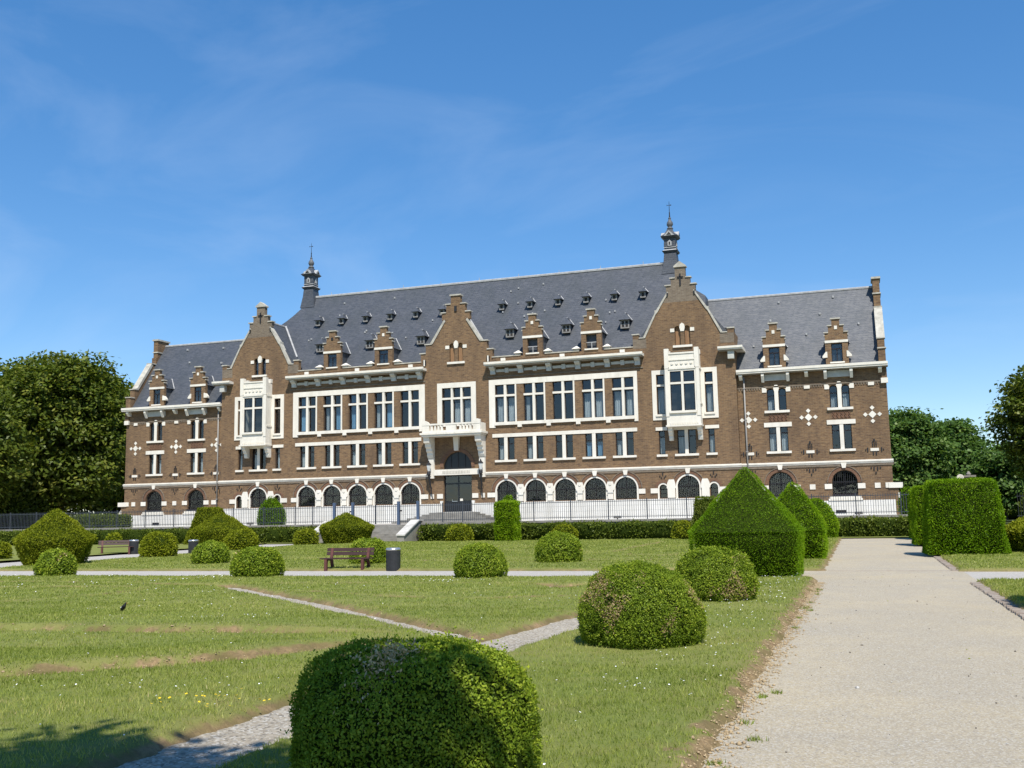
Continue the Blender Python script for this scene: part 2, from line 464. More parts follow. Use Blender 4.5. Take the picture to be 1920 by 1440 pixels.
def np_mesh(name, V, faces_n, F_, mats, attr=None, attr_name='lv', mat_idx=None, smooth=False):
    """fast mesh from arrays; F_ is (n, faces_n) or a list of such blocks"""
    me = bpy.data.meshes.new(name)
    V = np.asarray(V, dtype=np.float32)
    blocks = F_ if isinstance(F_, list) else [F_]
    loops = np.concatenate([b.ravel() for b in blocks]).astype(np.int32)
    counts = np.concatenate([np.full(len(b), b.shape[1]) for b in blocks]).astype(np.int32)
    starts = np.concatenate([[0], np.cumsum(counts)[:-1]]).astype(np.int32)
    me.vertices.add(len(V)); me.vertices.foreach_set('co', V.ravel())
    me.loops.add(len(loops)); me.loops.foreach_set('vertex_index', loops)
    me.polygons.add(len(counts)); me.polygons.foreach_set('loop_start', starts); me.polygons.foreach_set('loop_total', counts)
    for m in mats:
        me.materials.append(MATS[m])
    if mat_idx is not None:
        me.polygons.foreach_set('material_index', np.asarray(mat_idx, dtype=np.int32))
    if smooth:
        me.polygons.foreach_set('use_smooth', np.ones(len(counts), dtype=bool))
    me.update(calc_edges=True)
    if attr is not None:
        a = me.attributes.new(attr_name, 'FLOAT', 'POINT')
        a.data.foreach_set('value', np.asarray(attr, dtype=np.float32))
    me.validate()
    return me

def vnoise(x, y, z=0.0, s=1.0, seed=0):
    """cheap smooth pseudo-noise in -1..1 from a few sines"""
    x, y, z = x * s + seed * 1.7, y * s - seed * 2.3, z * s + seed * 0.9
    return (np.sin(1.3 * x + 1.7 * np.sin(0.9 * y + 0.4 * z)) + np.sin(1.9 * y + 1.3 * np.sin(1.1 * z + 0.7 * x)) + np.sin(1.6 * z + 1.5 * np.sin(1.2 * x - 0.5 * y))
            + 0.6 * np.sin(3.7 * x - 2.9 * y + 2.1 * z) + 0.6 * np.sin(4.3 * y + 3.1 * z - 1.3 * x)) / 4.2

# ------------------------------------------------------------------ terrain: ground, paths, lawns
def gz(y):
    """the garden rises gently towards the terrace"""
    return np.clip((np.asarray(y, dtype=float) + 45) / 29.0, 0, 1) * 0.2

def sheet(name, x0, x1, y0, y1, dz, material, ystep=2.0, kind='structure'):
    ys = np.linspace(y0, y1, max(2, int(abs(y1 - y0) / ystep) + 1))
    V, Fq = [], []
    for y in ys:
        z = float(gz(y)) + dz
        V += [(x0, y, z), (x1, y, z)]
    for i in range(len(ys) - 1):
        Fq.append((2 * i, 2 * i + 1, 2 * i + 3, 2 * i + 2))
    o = MB().add(V, Fq).build(name, material)
    if kind: o['kind'] = kind
    return o

g = MB().box(-900, 900, -400, 1500, -0.6, -0.10).build('ground', 'far_ground')
tag(g, kind='structure')
sheet('gravel_bed', -3.5, 29.4, -74, -16.4, -0.012, 'chippings')['kind'] = 'structure'   # chippings showing in the parterre grooves
sheet('garden_path', 28.4, 32.6, -84, -17.3, 0.0, 'path_gravel')
sheet('cross_path', -70, 28.4, -48.6, -44.2, 0.0, 'cross_gravel')
o = sheet('cross_path', 32.6, 70, -49.2, -44.8, 0.0, 'cross_gravel')
sheet('axis_path', -6.4, -1.5, -44.2, -16.2, 0.0, 'cross_gravel')

# grooves of the old parterre: (polyline, half width, type)  type g = chippings, s = bare soil
SOUTH_GROOVES = [
    ([(25.4, -76), (25.38, -66), (25.42, -62.5), (25.8, -58.5), (26.25, -54.5), (26.4, -50.6)], 0.43, 'g'),
    ([(24.7, -61.5), (19.4, -56.45), (14.5, -52.15)], 0.27, 'g'),
    ([(14.6, -52.1), (12.4, -51.9)], 0.20, 'g'),
    ([(22.75, -51.1), (23.3, -51.9), (23.5, -52.3), (23.6, -51.4), (24.0, -51.1)], 0.17, 'g'),
    ([(19.6, -67.2), (21.1, -66.05), (21.7, -65.5), (22.3, -65.0), (22.9, -64.3), (23.5, -63.2), (24.2, -62.2)], 0.11, 's'),
    ([(15.0, -62.3), (17.1, -62.1), (18.6, -62.05), (20.1, -61.98), (21.1, -61.75), (22.3, -61.7), (23.6, -61.6)], 0.05, 's'),
    ([(10.5, -58.8), (12.0, -58.0), (13.2, -56.4), (13.3, -54.6), (12.9, -53.4)], 0.07, 's'),
    ([(4.0, -51.2), (8.0, -51.3), (12.4, -51.7)], 0.08, 's'),
    ([(6.0, -53.6), (9.5, -53.2), (12.0, -52.9)], 0.08, 's'),
    ([(15.5, -51.4), (19.0, -51.2), (22.4, -50.9)], 0.05, 's'),
    ([(17.5, -53.8), (20.5, -55.2), (22.6, -55.6), (24.2, -54.8)], 0.05, 's'),
]
NORTH_GROOVES = [
    ([(20.12, -33.0), (20.12, -21.4)], 0.09, 'g'),
    ([(13.9, -30.8), (16.3, -31.0)], 0.16, 'g'),
    ([(21.6, -36.3), (23.8, -36.1)], 0.2, 'g'),
    ([(20.4, -35.2), (24.5, -34.8)], 0.12, 's'),
    ([(3.0, -37.0), (8.0, -37.4), (12.5, -36.2)], 0.08, 's'),
    ([(14.0, -39.5), (18.0, -39.0), (25.0, -39.6)], 0.06, 's'),
    ([(0.5, -33.0), (4.5, -31.0), (9.0, -31.5), (12.5, -29.0)], 0.08, 's'),
    ([(2.0, -26.5), (8.0, -25.5), (14.0, -26.5), (19.0, -26.0)], 0.1, 's'),
    ([(8.0, -18.1), (27.5, -18.1)], 0.1, 'g'),
    ([(-1.0, -41.2), (3.5, -41.0)], 0.08, 's'),
    ([(8.5, -34.2), (13.5, -33.8)], 0.08, 's'),
]
def seg_dist(x, y, pts):
    best = np.full(x.shape, 1e9)
    for (ax, ay), (bx, by) in zip(pts[:-1], pts[1:]):
        dx, dy = bx - ax, by - ay
        t = np.clip(((x - ax) * dx + (y - ay) * dy) / (dx * dx + dy * dy), 0, 1)
        best = np.minimum(best, np.hypot(x - ax - t * dx, y - ay - t * dy))
    return best
def sstep(a, b, t):
    t = np.clip((t - a) / (b - a), 0, 1)
    return t * t * (3 - 2 * t)
LAWN_H = 0.085
def lawn_fields(x, y, rect, grooves):
    """height above the garden level and bare-soil share"""
    x0, x1, y0, y1 = rect
    wob = 0.05 * vnoise(x, y, 0, 2.6, 1) + 0.035 * vnoise(x, y, 0, 7.5, 2) + 0.02 * vnoise(x, y, 0, 19, 3)
    d = np.minimum(np.minimum(x - x0, x1 - x), np.minimum(y - y0, y1 - y)) + wob
    gz_d = np.full(x.shape, 9.0); so_d = np.full(x.shape, 9.0)
    for pts, hw, ty in grooves:
        dd = seg_dist(x, y, pts) - hw + wob * (1.3 if ty == 'g' else 2.4)
        if ty == 'g': gz_d = np.minimum(gz_d, dd)
        else: so_d = np.minimum(so_d, dd)
    e = np.minimum(d, gz_d)
    h = -0.035 + (LAWN_H + 0.035) * sstep(-0.06, 0.16, e)
    dip = 0.072 * (1 - sstep(-0.03, 0.09, so_d))
    for pts, hw, ty in grooves[4:6]:
        px_ = np.array([q[0] for q in pts]); py_ = np.array([q[1] for q in pts])
        dyl = y - np.interp(x, px_, py_) + wob
        h = h + 0.075 * sstep(-0.10, 0.16, dyl) * (1 - sstep(0.6, 3.4, dyl)) * sstep(px_[-1] + .2, px_[-1] - 1.6, x) * (1 if grooves is SOUTH_GROOVES else 0)
    bed = 0.018 * vnoise(x, y, 0, 0.9, 5) + 0.010 * vnoise(x, y, 0, 3.1, 6) + 0.006 * vnoise(x, y, 0, 9.0, 9)
    h = h - dip + bed * sstep(0.0, 0.5, np.minimum(e, so_d))
    patch = 0.5 + 0.5 * vnoise(x, y, 0, 1.1, 8)
    s = np.maximum(1 - sstep(0.02, 0.13, e), (1 - sstep(0.0, 0.13, so_d)) * np.clip(.78 + .75 * vnoise(x, y, 0, 1.7, 8) + .4 * vnoise(x, y, 0, 4.4, 12), 0.0, 1))
    # the worn edge along the main path
    edge = 1 - sstep(0.05, 0.30, x1 - x + wob * 2.2)
    s = np.maximum(s, edge * (0.55 + 0.45 * patch))
    rag = .42 * vnoise(x, y, 0, 6.0, 14) + .30 * vnoise(x, y, 0, 17.0, 15) + .2 * vnoise(x, y, 0, 41.0, 16)
    s = np.where(s > .03, sstep(.38, .62, s + rag * (s < .97)), s)
    h = h + s * (.012 * vnoise(x, y, 0, 13, 17) + .010 * vnoise(x, y, 0, 29, 18)) * (h > .0)
    dry = 0.25 * np.clip(vnoise(x, y, 0, 0.8, 11) - 0.35, 0, 1) + 0.35 * (1 - sstep(0.0, 0.6, np.minimum(e, so_d)))
    return h, np.clip(np.maximum(s, dry * patch), 0, 1)

def lawn(name, rect, grooves, xs, ys):
    X, Y = np.meshgrid(xs, ys)
    h, s = lawn_fields(X, Y, rect, grooves)
    Z = gz(Y) + h
    V = np.stack([X, Y, Z], -1).reshape(-1, 3)
    nx, ny = len(xs), len(ys)
    i = np.arange(nx * ny).reshape(ny, nx)
    Fq = np.stack([i[:-1, :-1], i[:-1, 1:], i[1:, 1:], i[1:, :-1]], -1).reshape(-1, 4)
    me = np_mesh(name, V, 4, Fq, ['lawn'], s.ravel(), 'soil', smooth=True)
    o = bpy.data.objects.new(name, me)
    COL.objects.link(o)
    o['kind'] = 'structure'
    return o
def grade(a, b, s0, s1):
    """coordinates from a to b with a step growing from s0 to s1"""
    out, t = [a], a
    sg = 1 if b > a else -1
    while (b - t) * sg > 0:
        k = abs(t - a) / abs(b - a)
        t += sg * (s0 + (s1 - s0) * k)
        out.append(t)
    out[-1] = b
    return np.array(out if sg > 0 else out[::-1])
S_RECT = (-1.6, 29.0, -78, -48.3)
N_RECT = (-1.75, 29.0, -44.5, -16.9)
SRECT_R = (32.45, 60, -84, -49.2)
NRECT_R = (32.45, 60, -44.8, -16.9)
lawn('lawn', S_RECT, SOUTH_GROOVES, np.concatenate([np.arange(-1.7, 12, 0.14), np.arange(12, 19, 0.07), np.arange(19, 29.15, 0.055)]),
     np.concatenate([np.arange(-78, -70.2, 0.3), np.arange(-70.2, -60, 0.055), np.arange(-60, -48.1, 0.07)]))
lawn('lawn', N_RECT, NORTH_GROOVES, np.arange(-1.9, 29.15, 0.16), np.arange(-44.65, -16.7, 0.14))
lawn('lawn', (-70, -6.2, -44.5, -16.9), [], np.arange(-70, -6, 0.5), np.arange(-44.65, -16.7, 0.25))
lawn('lawn', (-70, -1.6, -84, -48.3), [], np.arange(-70, -1.5, 0.8), np.arange(-84, -48.1, 0.35))
# lawns on the right of the path
def lawn_r(rect, xs, ys):
    return lawn('lawn', rect, [], xs, ys)
lawn_r((32.45, 90, -44.8, -16.9), np.concatenate([np.arange(32.35, 36, 0.1), np.arange(36, 90, 1.5)]), np.arange(-45, -16.7, 0.15))
lawn_r((32.45, 90, -84, -49.2), np.concatenate([np.arange(32.35, 34, 0.08), np.arange(34, 90, 1.5)]), np.arange(-84, -49.0, 0.12))
strip = sheet('lawn_strip', -70, 33.4, -17.32, -15.2, 0.05, 'lawn')

# brick edging along the right side of the path
kerb = empty('brick_edging', (32.4, -52, 0.0))
tag(kerb, kind='structure')
kb = MB().box(-0.1, 0.1, -0.047, 0.047, -0.05, 0.035).mesh('brick', 'kerb_brick')
k = 0
for (ya, yb) in ((-59.5, -49.6), (-44.5, -30.0)):
    y = ya
    while y < yb:
        for c in (0,):
            if random.random() > (0.05 if c == 0 else 0.3):
                b = bpy.data.objects.new('brick', kb)
                b.location = (32.43 - 0.215 * c + random.uniform(-0.015, 0.015) - 32.4, y + random.uniform(-.006, .006) + 52, float(gz(y)) + random.uniform(-0.016, 0.008))
                b.rotation_euler = (random.uniform(-.03, .03), random.uniform(-.05, .05), random.uniform(-.05, .05))
                COL.objects.link(b); b.parent = kerb
        y += 0.107
o = MB().box(29.1, 32.3, -44.56, -44.46, -0.05, 0.012).build('edging_strip', 'kerb_brick'); o['kind'] = 'structure'

# ------------------------------------------------------------------ terrace, retaining wall, garden stair
TZ = 1.3
o = MB().box(-75, 33.4, -14.3, 60, -0.3, TZ).build('terrace', 'terrace_gravel'); o['kind'] = 'structure'
rw = empty('retaining_wall', (0, -14.4, 0.2))
tag(rw, 'low grey stone retaining wall carrying the iron fence behind the hedge', 'wall')
for (xa, xb) in ((-75, -3.2), (3.2, 33.5)):
    MB().box(xa, xb, -14.62, -14.28, 0.0, TZ - 0.02).build('wall_face', 'grey_stone', rw)
    x = xa
    while x < xb - 0.01:
        w = min(2.4, xb - x)
        MB().box(x + 0.006, x + w - 0.006, -14.74, -14.2, TZ - 0.02, TZ + 0.11 + random.uniform(-.006, .006)).build('coping_stone', 'grey_stone', rw)
        x += w
st = empty('garden_stair', (0, -16, 0.2))
tag(st, 'broad grey stone stair with pale sloping side walls leading up to the gate', 'stair')
for i in range(8):
    z1 = 0.2 + (i + 1) * 0.1375
    MB().box(-2.85, 2.85, -17.0 + i * 0.32, -14.1, z1 - 0.1375 - (0.15 if i == 0 else 0), z1).build('step', 'step_stone', st)
for s in (-1, 1):
    MB().prism_x([(-17.3, 0.0), (-17.3, 0.62), (-15.1, 1.52), (-14.5, 1.52), (-14.5, 0.0)], s * 2.87, s * 3.35).build('side_wall', 'grey_stone', st)
    MB().prism_x([(-17.36, 0.625), (-17.36, 0.71), (-15.1, 1.61), (-14.4, 1.61), (-14.4, 1.525), (-15.1, 1.525)], s * 2.82, s * 3.42).build('coping', 'pale_stone', st)

# ------------------------------------------------------------------ the building
B = empty('office_building', (0, 0, TZ))
tag(B, 'long brown brick building with white stone trim, stepped gables and slate roofs', 'building')
def P(mb, name, material, parent=None, smooth=False):
    return mb.build(name, material, parent or B, smooth)
def rect(x0, x1, z0, z1):
    return [(x0, z0), (x1, z0), (x1, z1), (x0, z1)]
def arch(xc, hw, z0, zs, n=12, rise=None):
    rise = hw if rise is None else rise
    return [(xc - hw, z0), (xc + hw, z0)] + [(xc + hw * math.cos(math.pi * i / n), zs + rise * math.sin(math.pi * i / n)) for i in range(n + 1)]
def ring(xc, zs, r0, r1, a0=0.0, a1=180.0, n=16, rise0=None, rise1=None):
    A = [R(a0 + (a1 - a0) * i / n) for i in range(n + 1)]
    e0 = 1 if rise0 is None else rise0 / r0
    e1 = 1 if rise1 is None else rise1 / r1
    return [(xc + r1 * math.cos(a), zs + e1 * r1 * math.sin(a)) for a in A] + [(xc + r0 * math.cos(a), zs + e0 * r0 * math.sin(a)) for a in reversed(A)]

def curtain(parent, x0, x1, z0, z1, y, material='curtain'):
    n = max(6, int((x1 - x0) / 0.05))
    m = MB()
    vs_, fs_ = [], []
    for i in range(n + 1):
        x = x0 + (x1 - x0) * i / n
        yy = y + 0.035 * math.sin(i * 2.1 + x0) + random.uniform(-.012, .012)
        vs_ += [(x, yy, z0), (x + random.uniform(-.01, .01), yy, z1)]
    for i in range(n):
        fs_.append((2 * i, 2 * i + 2, 2 * i + 3, 2 * i + 1))
    m.add(vs_, fs_).build('curtain', material, parent)

def window(lights, y, name='window', sash=0.055, cur=None, bars=()):
    """lights: list of polygons (x,z). One sash frame mesh with a pane for each light."""
    fr = MB()
    panes = []
    for lp in lights:
        xs = [p[0] for p in lp]; zs = [p[1] for p in lp]
        cx, cz = (min(xs) + max(xs)) / 2, (min(zs) + max(zs)) / 2
        kx = 1 - 2 * sash / (max(xs) - min(xs)); kz = 1 - 2 * sash / (max(zs) - min(zs))
        inner = [(cx + (p[0] - cx) * kx, cz + (p[1] - cz) * kz) for p in lp]
        fr.prism(lp, y + 0.20, y + 0.28, [inner])
        panes.append([(cx + (p[0] - cx) * (kx + 0.02), cz + (p[1] - cz) * (kz + 0.01)) for p in lp])
    for (x0, x1, z0, z1) in bars:
        fr.box(x0, x1, y + 0.205, y + 0.275, z0, z1)
    w = P(fr, name, 'dark_frame')
    for pn in panes:
        MB().prism(pn, y + 0.235, y + 0.245).build('pane', 'glass', w)
    return w

def holes_rect(x0, x1, z0, z1):
    return rect(x0, x1, z0, z1)

def grille(parent, xc, hw, z0, zs, y):
    m = MB()
    x = xc - hw + 0.10
    while x < xc + hw - 0.05:
        t = (x - xc) / hw
        m.box(x - 0.012, x + 0.012, y + 0.10, y + 0.124, z0, zs + hw * math.sqrt(max(0, 1 - t * t)) - 0.01)
        x += 0.135
    for zz in (z0 + 0.18, zs + 0.05):
        m.box(xc - hw, xc + hw, y + 0.094, y + 0.13, zz, zz + 0.03)
    m.build('grille', 'iron', parent)['kind'] = 'stuff'

def ground_arch(xc, hw, y, z0=2.84, zs=3.64, white=True, hood=True, bars=True, key=True):
    w = window([arch(xc, hw, z0, zs)], y, 'arched_window', 0.05, bars=[(xc - .025, xc + .025, z0 + .03, zs + hw - .03), (xc - hw + .02, xc + hw - .02, zs - .03, zs + .03)])
    if bars:
        grille(w, xc, hw, z0, zs, y)
    if white:
        P(MB().prism(ring(xc, zs, hw + 0.004, hw + 0.13), y - 0.03, y + 0.16), 'arch_surround', 'white_stone')
        for s in (-1, 1):
            P(MB().box(xc + s * (hw + .004), xc + s * (hw + .13), y - 0.03, y + 0.16, 2.5, zs), 'jamb', 'white_stone')
    if hood:
        r0 = hw + (0.14 if white else 0.03)
        P(MB().prism(ring(xc, zs, r0, r0 + 0.24), y - 0.055, y + 0.05), 'arch_hood', 'brick_red')
        P(MB().prism(ring(xc, zs, r0 + 0.243, r0 + 0.30), y - 0.10, y + 0.04), 'hood_mould', 'brick_grey')
    if key:
        zt = zs + hw
        P(MB().prism([(xc - .12, zt + .17), (xc + .12, zt + .17), (xc + .19, zt + .52), (xc - .19, zt + .52)], y - 0.14, y + 0.03), 'keystone', 'white_stone')

def diamond(x, z, r, y):
    return MB().prism([(x - r, z), (x, z - r), (x + r, z), (x, z + r)], y - 0.035, y + 0.03)

STR_Z0, STR_Z1 = 4.94, 5.15
def string_course(x0, x1, y):
    P(MB().prism_x([(y + .02, STR_Z0), (y - .07, STR_Z0), (y - .09, STR_Z0 + .06), (y - .13, STR_Z0 + .12), (y - .13, STR_Z1), (y + .02, STR_Z1 + .04)], x0, x1), 'string_course', 'white_stone')
    P(MB().box(x0, x1, y - .05, y + .02, STR_Z0 - .17, STR_Z0 - .003), 'string_moulding', 'brick_grey')

def stepped_dormer(xc, y, zb, hw, steps, wz0, wz1, whw, zl, roof_y, open_dark=False, kneel=None, cur=None):
    """brick dormer with a stepped gable. steps: list of (half width, top z) from the bottom"""
    d_out = [(xc + hw, zb)]
    for sw, sz in steps:
        d_out += [(xc + sw, d_out[-1][1]), (xc + sw, sz)]
    pts = []
    for p in d_out:
        if not pts or (abs(pts[-1][0] - p[0]) + abs(pts[-1][1] - p[1])) > 1e-6: pts.append(p)
    left = [(2 * xc - p[0], p[1]) for p in reversed(pts)]
    poly = pts + left
    hole = rect(xc - whw, xc + whw, wz0, wz1)
    d = P(MB().prism(poly, y, y + 0.32, [hole]), 'dormer', 'brick')
    prev = None
    for i, (sw, sz) in enumerate(steps):
        nxt = steps[i + 1][0] if i + 1 < len(steps) else 0
        if nxt:
            for s in (-1, 1):
                MB().box(xc + s * (nxt - 0.0), xc + s * (sw + 0.07), y - 0.07, y + 0.36, sz, sz + 0.085).build('step_coping', 'coping', d)
        else:
            MB().box(xc - sw - .08, xc + sw + .08, y - 0.08, y + 0.4, sz, sz + 0.1).build('cap', 'coping', d)
    MB().box(xc - hw - .02, xc + hw + .02, y - 0.05, y + 0.04, zl - 0.18, zl).build('lintel', 'white_stone', d)
    MB().box(xc - whw - .12, xc + whw + .12, y - 0.10, y + 0.05, wz0 - 0.11, wz0 - .005).build('sill', 'white_stone', d)
    MB().box(xc - hw + .02, xc + hw - .02, y + 1.0, y + 1.05, zb, zl).build('interior', 'interior', d)
    if not open_dark:
        fr = MB()
        fr.prism(rect(xc - whw, xc + whw, wz0, wz1), y + .1, y + .17, [rect(xc - whw + .05, xc + whw - .05, wz0 + .05, wz1 - .05)])
        fr.box(xc - .03, xc + .03, y + .105, y + .165, wz0 + .03, wz0 + (wz1 - wz0) * .7)
        fr.box(xc - whw + .03, xc + whw - .03, y + .103, y + .167, wz0 + (wz1 - wz0) * .68, wz0 + (wz1 - wz0) * .74)
        fr.build('window_frame', 'dark_frame', d)
        for (a, b, c, e) in ((xc - whw + .045, xc - .025, wz0 + .045, wz0 + (wz1 - wz0) * .69), (xc + .025, xc + whw - .045, wz0 + .045, wz0 + (wz1 - wz0) * .69), (xc - whw + .045, xc + whw - .045, wz0 + (wz1 - wz0) * .73, wz1 - .045)):
            MB().prism(rect(a, b, c, e), y + .13, y + .14).build('pane', 'glass', d)
    else:
        MB().box(xc - whw, xc + whw, y + .1, y + .16, wz0 + (wz1 - wz0) * .42, wz0 + (wz1 - wz0) * .47).build('window_bar', 'lead', d)
        MB().box(xc - .025, xc + .025, y + .1, y + .16, wz0, wz0 + (wz1 - wz0) * .42).build('window_bar', 'lead', d)
    # cheeks and roof
    zt = zl + 0.1
    zr = steps[-2][1] + 0.02 if len(steps) > 2 else steps[-1][1] - .4
    yb = roof_y(zr) + 0.3
    MB().box(xc - hw + .03, xc + hw - .03, y + .325, roof_y(zl) + .4, zb, zl - .05).build('cheek', 'slate', d)
    e = hw + 0.1
    MB().add([(xc - e, y + .26, zl - .1), (xc + e, y + .26, zl - .1), (xc, y + .26, zr - .1), (xc - e, yb, zl - .1), (xc + e, yb, zl - .1), (xc, yb, zr - .1)],
             [(0, 1, 2), (3, 5, 4), (0, 2, 5, 3), (1, 4, 5, 2), (0, 3, 4, 1)]).build('dormer_roof', 'slate', d)
    for s in (-1, 1):   # lead along the ridge end and valley
        za, zc = zr - .1, zl - .1
        pa = Vector((xc + s * .03, roof_y(za) - .02, za + .02)); pb = Vector((xc + s * (e + .02), roof_y(zc) - .05, zc + .02))
        MB().tube([pa, pb], [0.05, 0.05], 5).build('flashing', 'lead', d)
    if kneel:
        for s in (-1, 1):
            MB().prism([(xc + s * (hw - .12), kneel), (xc + s * (hw + .22), kneel), (xc + s * (hw + .22), kneel + .12), (xc + s * (hw - .02), kneel + .42), (xc + s * (hw - .12), kneel + .42)], y - .06, y + .3).build('kneeler', 'white_stone', d)
    MB().prism([(xc - .1, steps[-2][1] - .25), (xc + .1, steps[-2][1] - .25), (xc + .1, steps[-2][1] + .0), (xc - .1, steps[-2][1] + .0)], y - .04, y + .05).build('date_stone', 'white_stone' if random.random() < .6 else 'iron', d)
    return d

def main_y(z):
    return 0.45 + (z - 14.0) * 5.35 / 7.9
WY = 0.4
def wing_y(z):
    return WY + 0.15 + (z - 12.05) * 4.5 / 6.3

# ---- wings
def wing(s):
    y = WY
    xin, xout = s * 22.0, s * 32.28
    c1, c2 = s * 24.75, s * 29.1
    holes = []
    for xc in (c1, c2):
        holes.append(arch(xc, 0.85, 2.84, 3.64))
        holes.append(rect(xc - .67, xc - .135, 6.0, 7.75)); holes.append(rect(xc + .135, xc + .67, 6.0, 7.75))
        for q in (-1, 1):
            holes.append(arch(xc + q * .41, .27, 8.95, 10.35, 8, 0.2))
    a, b = min(xin, xout), max(xin, xout)
    P(MB().prism(rect(a, b, TZ - .3, 12.0), y, y + 0.4, holes), 'wall', 'brick')
    P(MB().box(min(xout, xout - s * .4), max(xout, xout - s * .4), y + .4, 9.4, TZ - .3, 12.0), 'side_wall', 'brick')
    P(MB().box(a, b, 9.0, 9.4, TZ - .3, 12.0), 'back_wall', 'brick')
    P(MB().box(a + .1, b - .1, y + 1.6, y + 1.7, TZ, 11.8), 'interior', 'interior')
    # plinth
    pl = P(MB().box(a - (.0 if s > 0 else .1), b + (.1 if s > 0 else .0), y - 0.14, y + .02, TZ - .3, 2.38), 'plinth', 'white_plinth')
    for zz in (1.62, 1.99):
        MB().box(a, b, y - 0.1425, y - .13, zz, zz + .018).build('joint', 'grey_white', pl)
    for xc in (c1, c2):
        P(MB().box(xc - 1.15, xc + 1.15, y - .2, y + .02, 2.383, 2.52), 'sill', 'white_stone')
        P(MB().box(xc - 1.05, xc + 1.05, y - .15, y + .02, 2.523, 2.66), 'sill', 'white_stone')
        P(MB().box(xc - .85, xc + .85, y - .12, y + .2, 2.663, 2.835), 'sill', 'dark_frame')
        ground_arch(xc, .845, y, white=False)
        for q in (-1, 1):
            P(MB().box(xc + q * .86, xc + q * 1.36, y - .06, y + .05, 3.2, 3.56), 'impost_block', 'white_stone')
        if s > 0 or xc == c1 or True:
            if not (s > 0 and xc == c1):
                P(MB().box(xc - .35 - s * .35, xc + .35 - s * .35, y - .16, y - .10, 1.5, 1.72), 'basement_vent', 'dark_frame')
    for xb, w in ((s * 26.92, .19), (s * 31.27, .19), (s * 22.85, .25), (s * 32.05, .27)):
        P(MB().box(xb - w, xb + w, y - .055, y + .05, 3.2, 3.56), 'white_block', 'white_stone')
    # corner buttress stones
    P(MB().box(xout - s * .3, xout + s * .62, y - .1, y + .9, 3.18, 3.55), 'corner_block', 'white_stone')
    P(MB().box(xout, xout + s * .35, y + .02, y + .8, TZ - .3, 3.18), 'buttress', 'brick')
    P(MB().prism([(xout + s * .3, 2.5), (xout + s * .7, 2.5), (xout + s * .35, 2.85), (xout + s * .3, 2.85)], y - .02, y + .82), 'buttress_cap', 'white_stone')
    string_course(a - (0 if s > 0 else .12), b + (.12 if s > 0 else 0), y)
    for i, xc in enumerate((c1, c2)):
        # lower pair
        lights = [rect(xc - .67, xc - .135, 6.0, 7.75), rect(xc + .135, xc + .67, 6.0, 7.75)]
        w = window(lights, y - .03, 'window', .05, bars=[(xc - .65, xc - .14, 7.28, 7.34), (xc + .14, xc + .65, 7.28, 7.34)])
        MB().box(xc - .13, xc + .13, y - .04, y + .28, 6.0, 7.745).build('mullion', 'white_stone', w)
        MB().box(xc - .97, xc + .97, y - .06, y + .06, 7.752, 8.07).build('lintel', 'white_stone', w)
        MB().box(xc - .87, xc + .87, y - .13, y + .2, 5.83, 5.995).build('sill', 'white_stone', w)
        if not (s > 0 and i == 1):
            curtain(w, xc - .62, xc - .2, 6.05, 7.25, y + .4); curtain(w, xc + .2, xc + .62, 6.05, 7.25, y + .4)
        # upper arched pair
        lights = [arch(xc + q * .41, .265, 8.95, 10.35, 8, .2) for q in (-1, 1)]
        w = window(lights, y - .03, 'window', .05, bars=[(xc - .66, xc - .15, 9.98, 10.03), (xc + .15, xc + .66, 9.98, 10.03)])
        MB().prism([(xc - .135, 8.95), (xc + .135, 8.95), (xc + .135, 10.3), (xc + .2, 10.55), (xc + .1, 10.8), (xc - .1, 10.8), (xc - .2, 10.55), (xc - .135, 10.3)], y - .05, y + .15).build('mullion', 'white_stone', w)
        for q in (-1, 1):
            MB().prism([(xc + q * .69, 10.28), (xc + q * 1.0, 10.28), (xc + q * 1.0, 10.62), (xc + q * .8, 10.68), (xc + q * .66, 10.5)], y - .05, y + .06).build('corner_stone', 'white_stone', w)
        MB().box(xc - .88, xc + .88, y - .13, y + .2, 8.77, 8.945).build('sill', 'white_stone', w)
        if s > 0:
            curtain(w, xc - .62, xc - .2, 9.0, 9.75, y + .4)
        if s > 0 and i == 1:
            curtain(w, xc + .2, xc + .62, 9.0, 9.9, y + .4)
        # lattice panel between the storeys
        pn = P(MB().box(xc - .62, xc + .62, y - .012, y + .02, 8.14, 8.68), 'lattice_panel', 'brick_red')
        m = MB()
        for kx in range(5):
            x = xc - .55 + kx * .27
            m.tube([(x, y - .03, 8.2), (x + .13, y - .03, 8.41), (x, y - .03, 8.62)], [.028] * 3, 4)
            m.tube([(x + .13, y - .035, 8.2), (x, y - .035, 8.41), (x + .13, y - .035, 8.62)], [.028] * 3, 4)
        m.build('lattice', 'brick_red', pn)['kind'] = 'stuff'
    # ornaments
    for xo in (s * 26.9, s * 31.22, s * 22.7):
        oz = P(diamond(xo, 8.34, .27, y), 'diamond_ornament', 'white_stone')
        for dx, dz in ((.47, 0), (-.47, 0), (0, .47), (0, -.47)):
            diamond(xo + dx, 8.34 + dz, .16, y).build('diamond', 'white_stone', oz)
        an = P(MB().box(xo - .28, xo + .28, y - .05, y + .03, 5.77, 5.97), 'white_block', 'white_stone')
        m = MB()
        for q in (-1, 1):
            m.box(xo + q * .42, xo + q * .50, y - .04, y + .02, 5.72, 6.02)
            m.box(xo + q * .56, xo + q * .62, y - .05, y + .02, 5.82, 5.92)
        for zz in (6.08, 6.22, 6.36):
            for q in (-.12, 0, .12):
                m.box(xo + q - .03, xo + q + .03, y - .05, y + .02, zz, zz + .1)
        m.box(xo - .05, xo + .05, y - .06, y + .02, 6.46, 6.62)
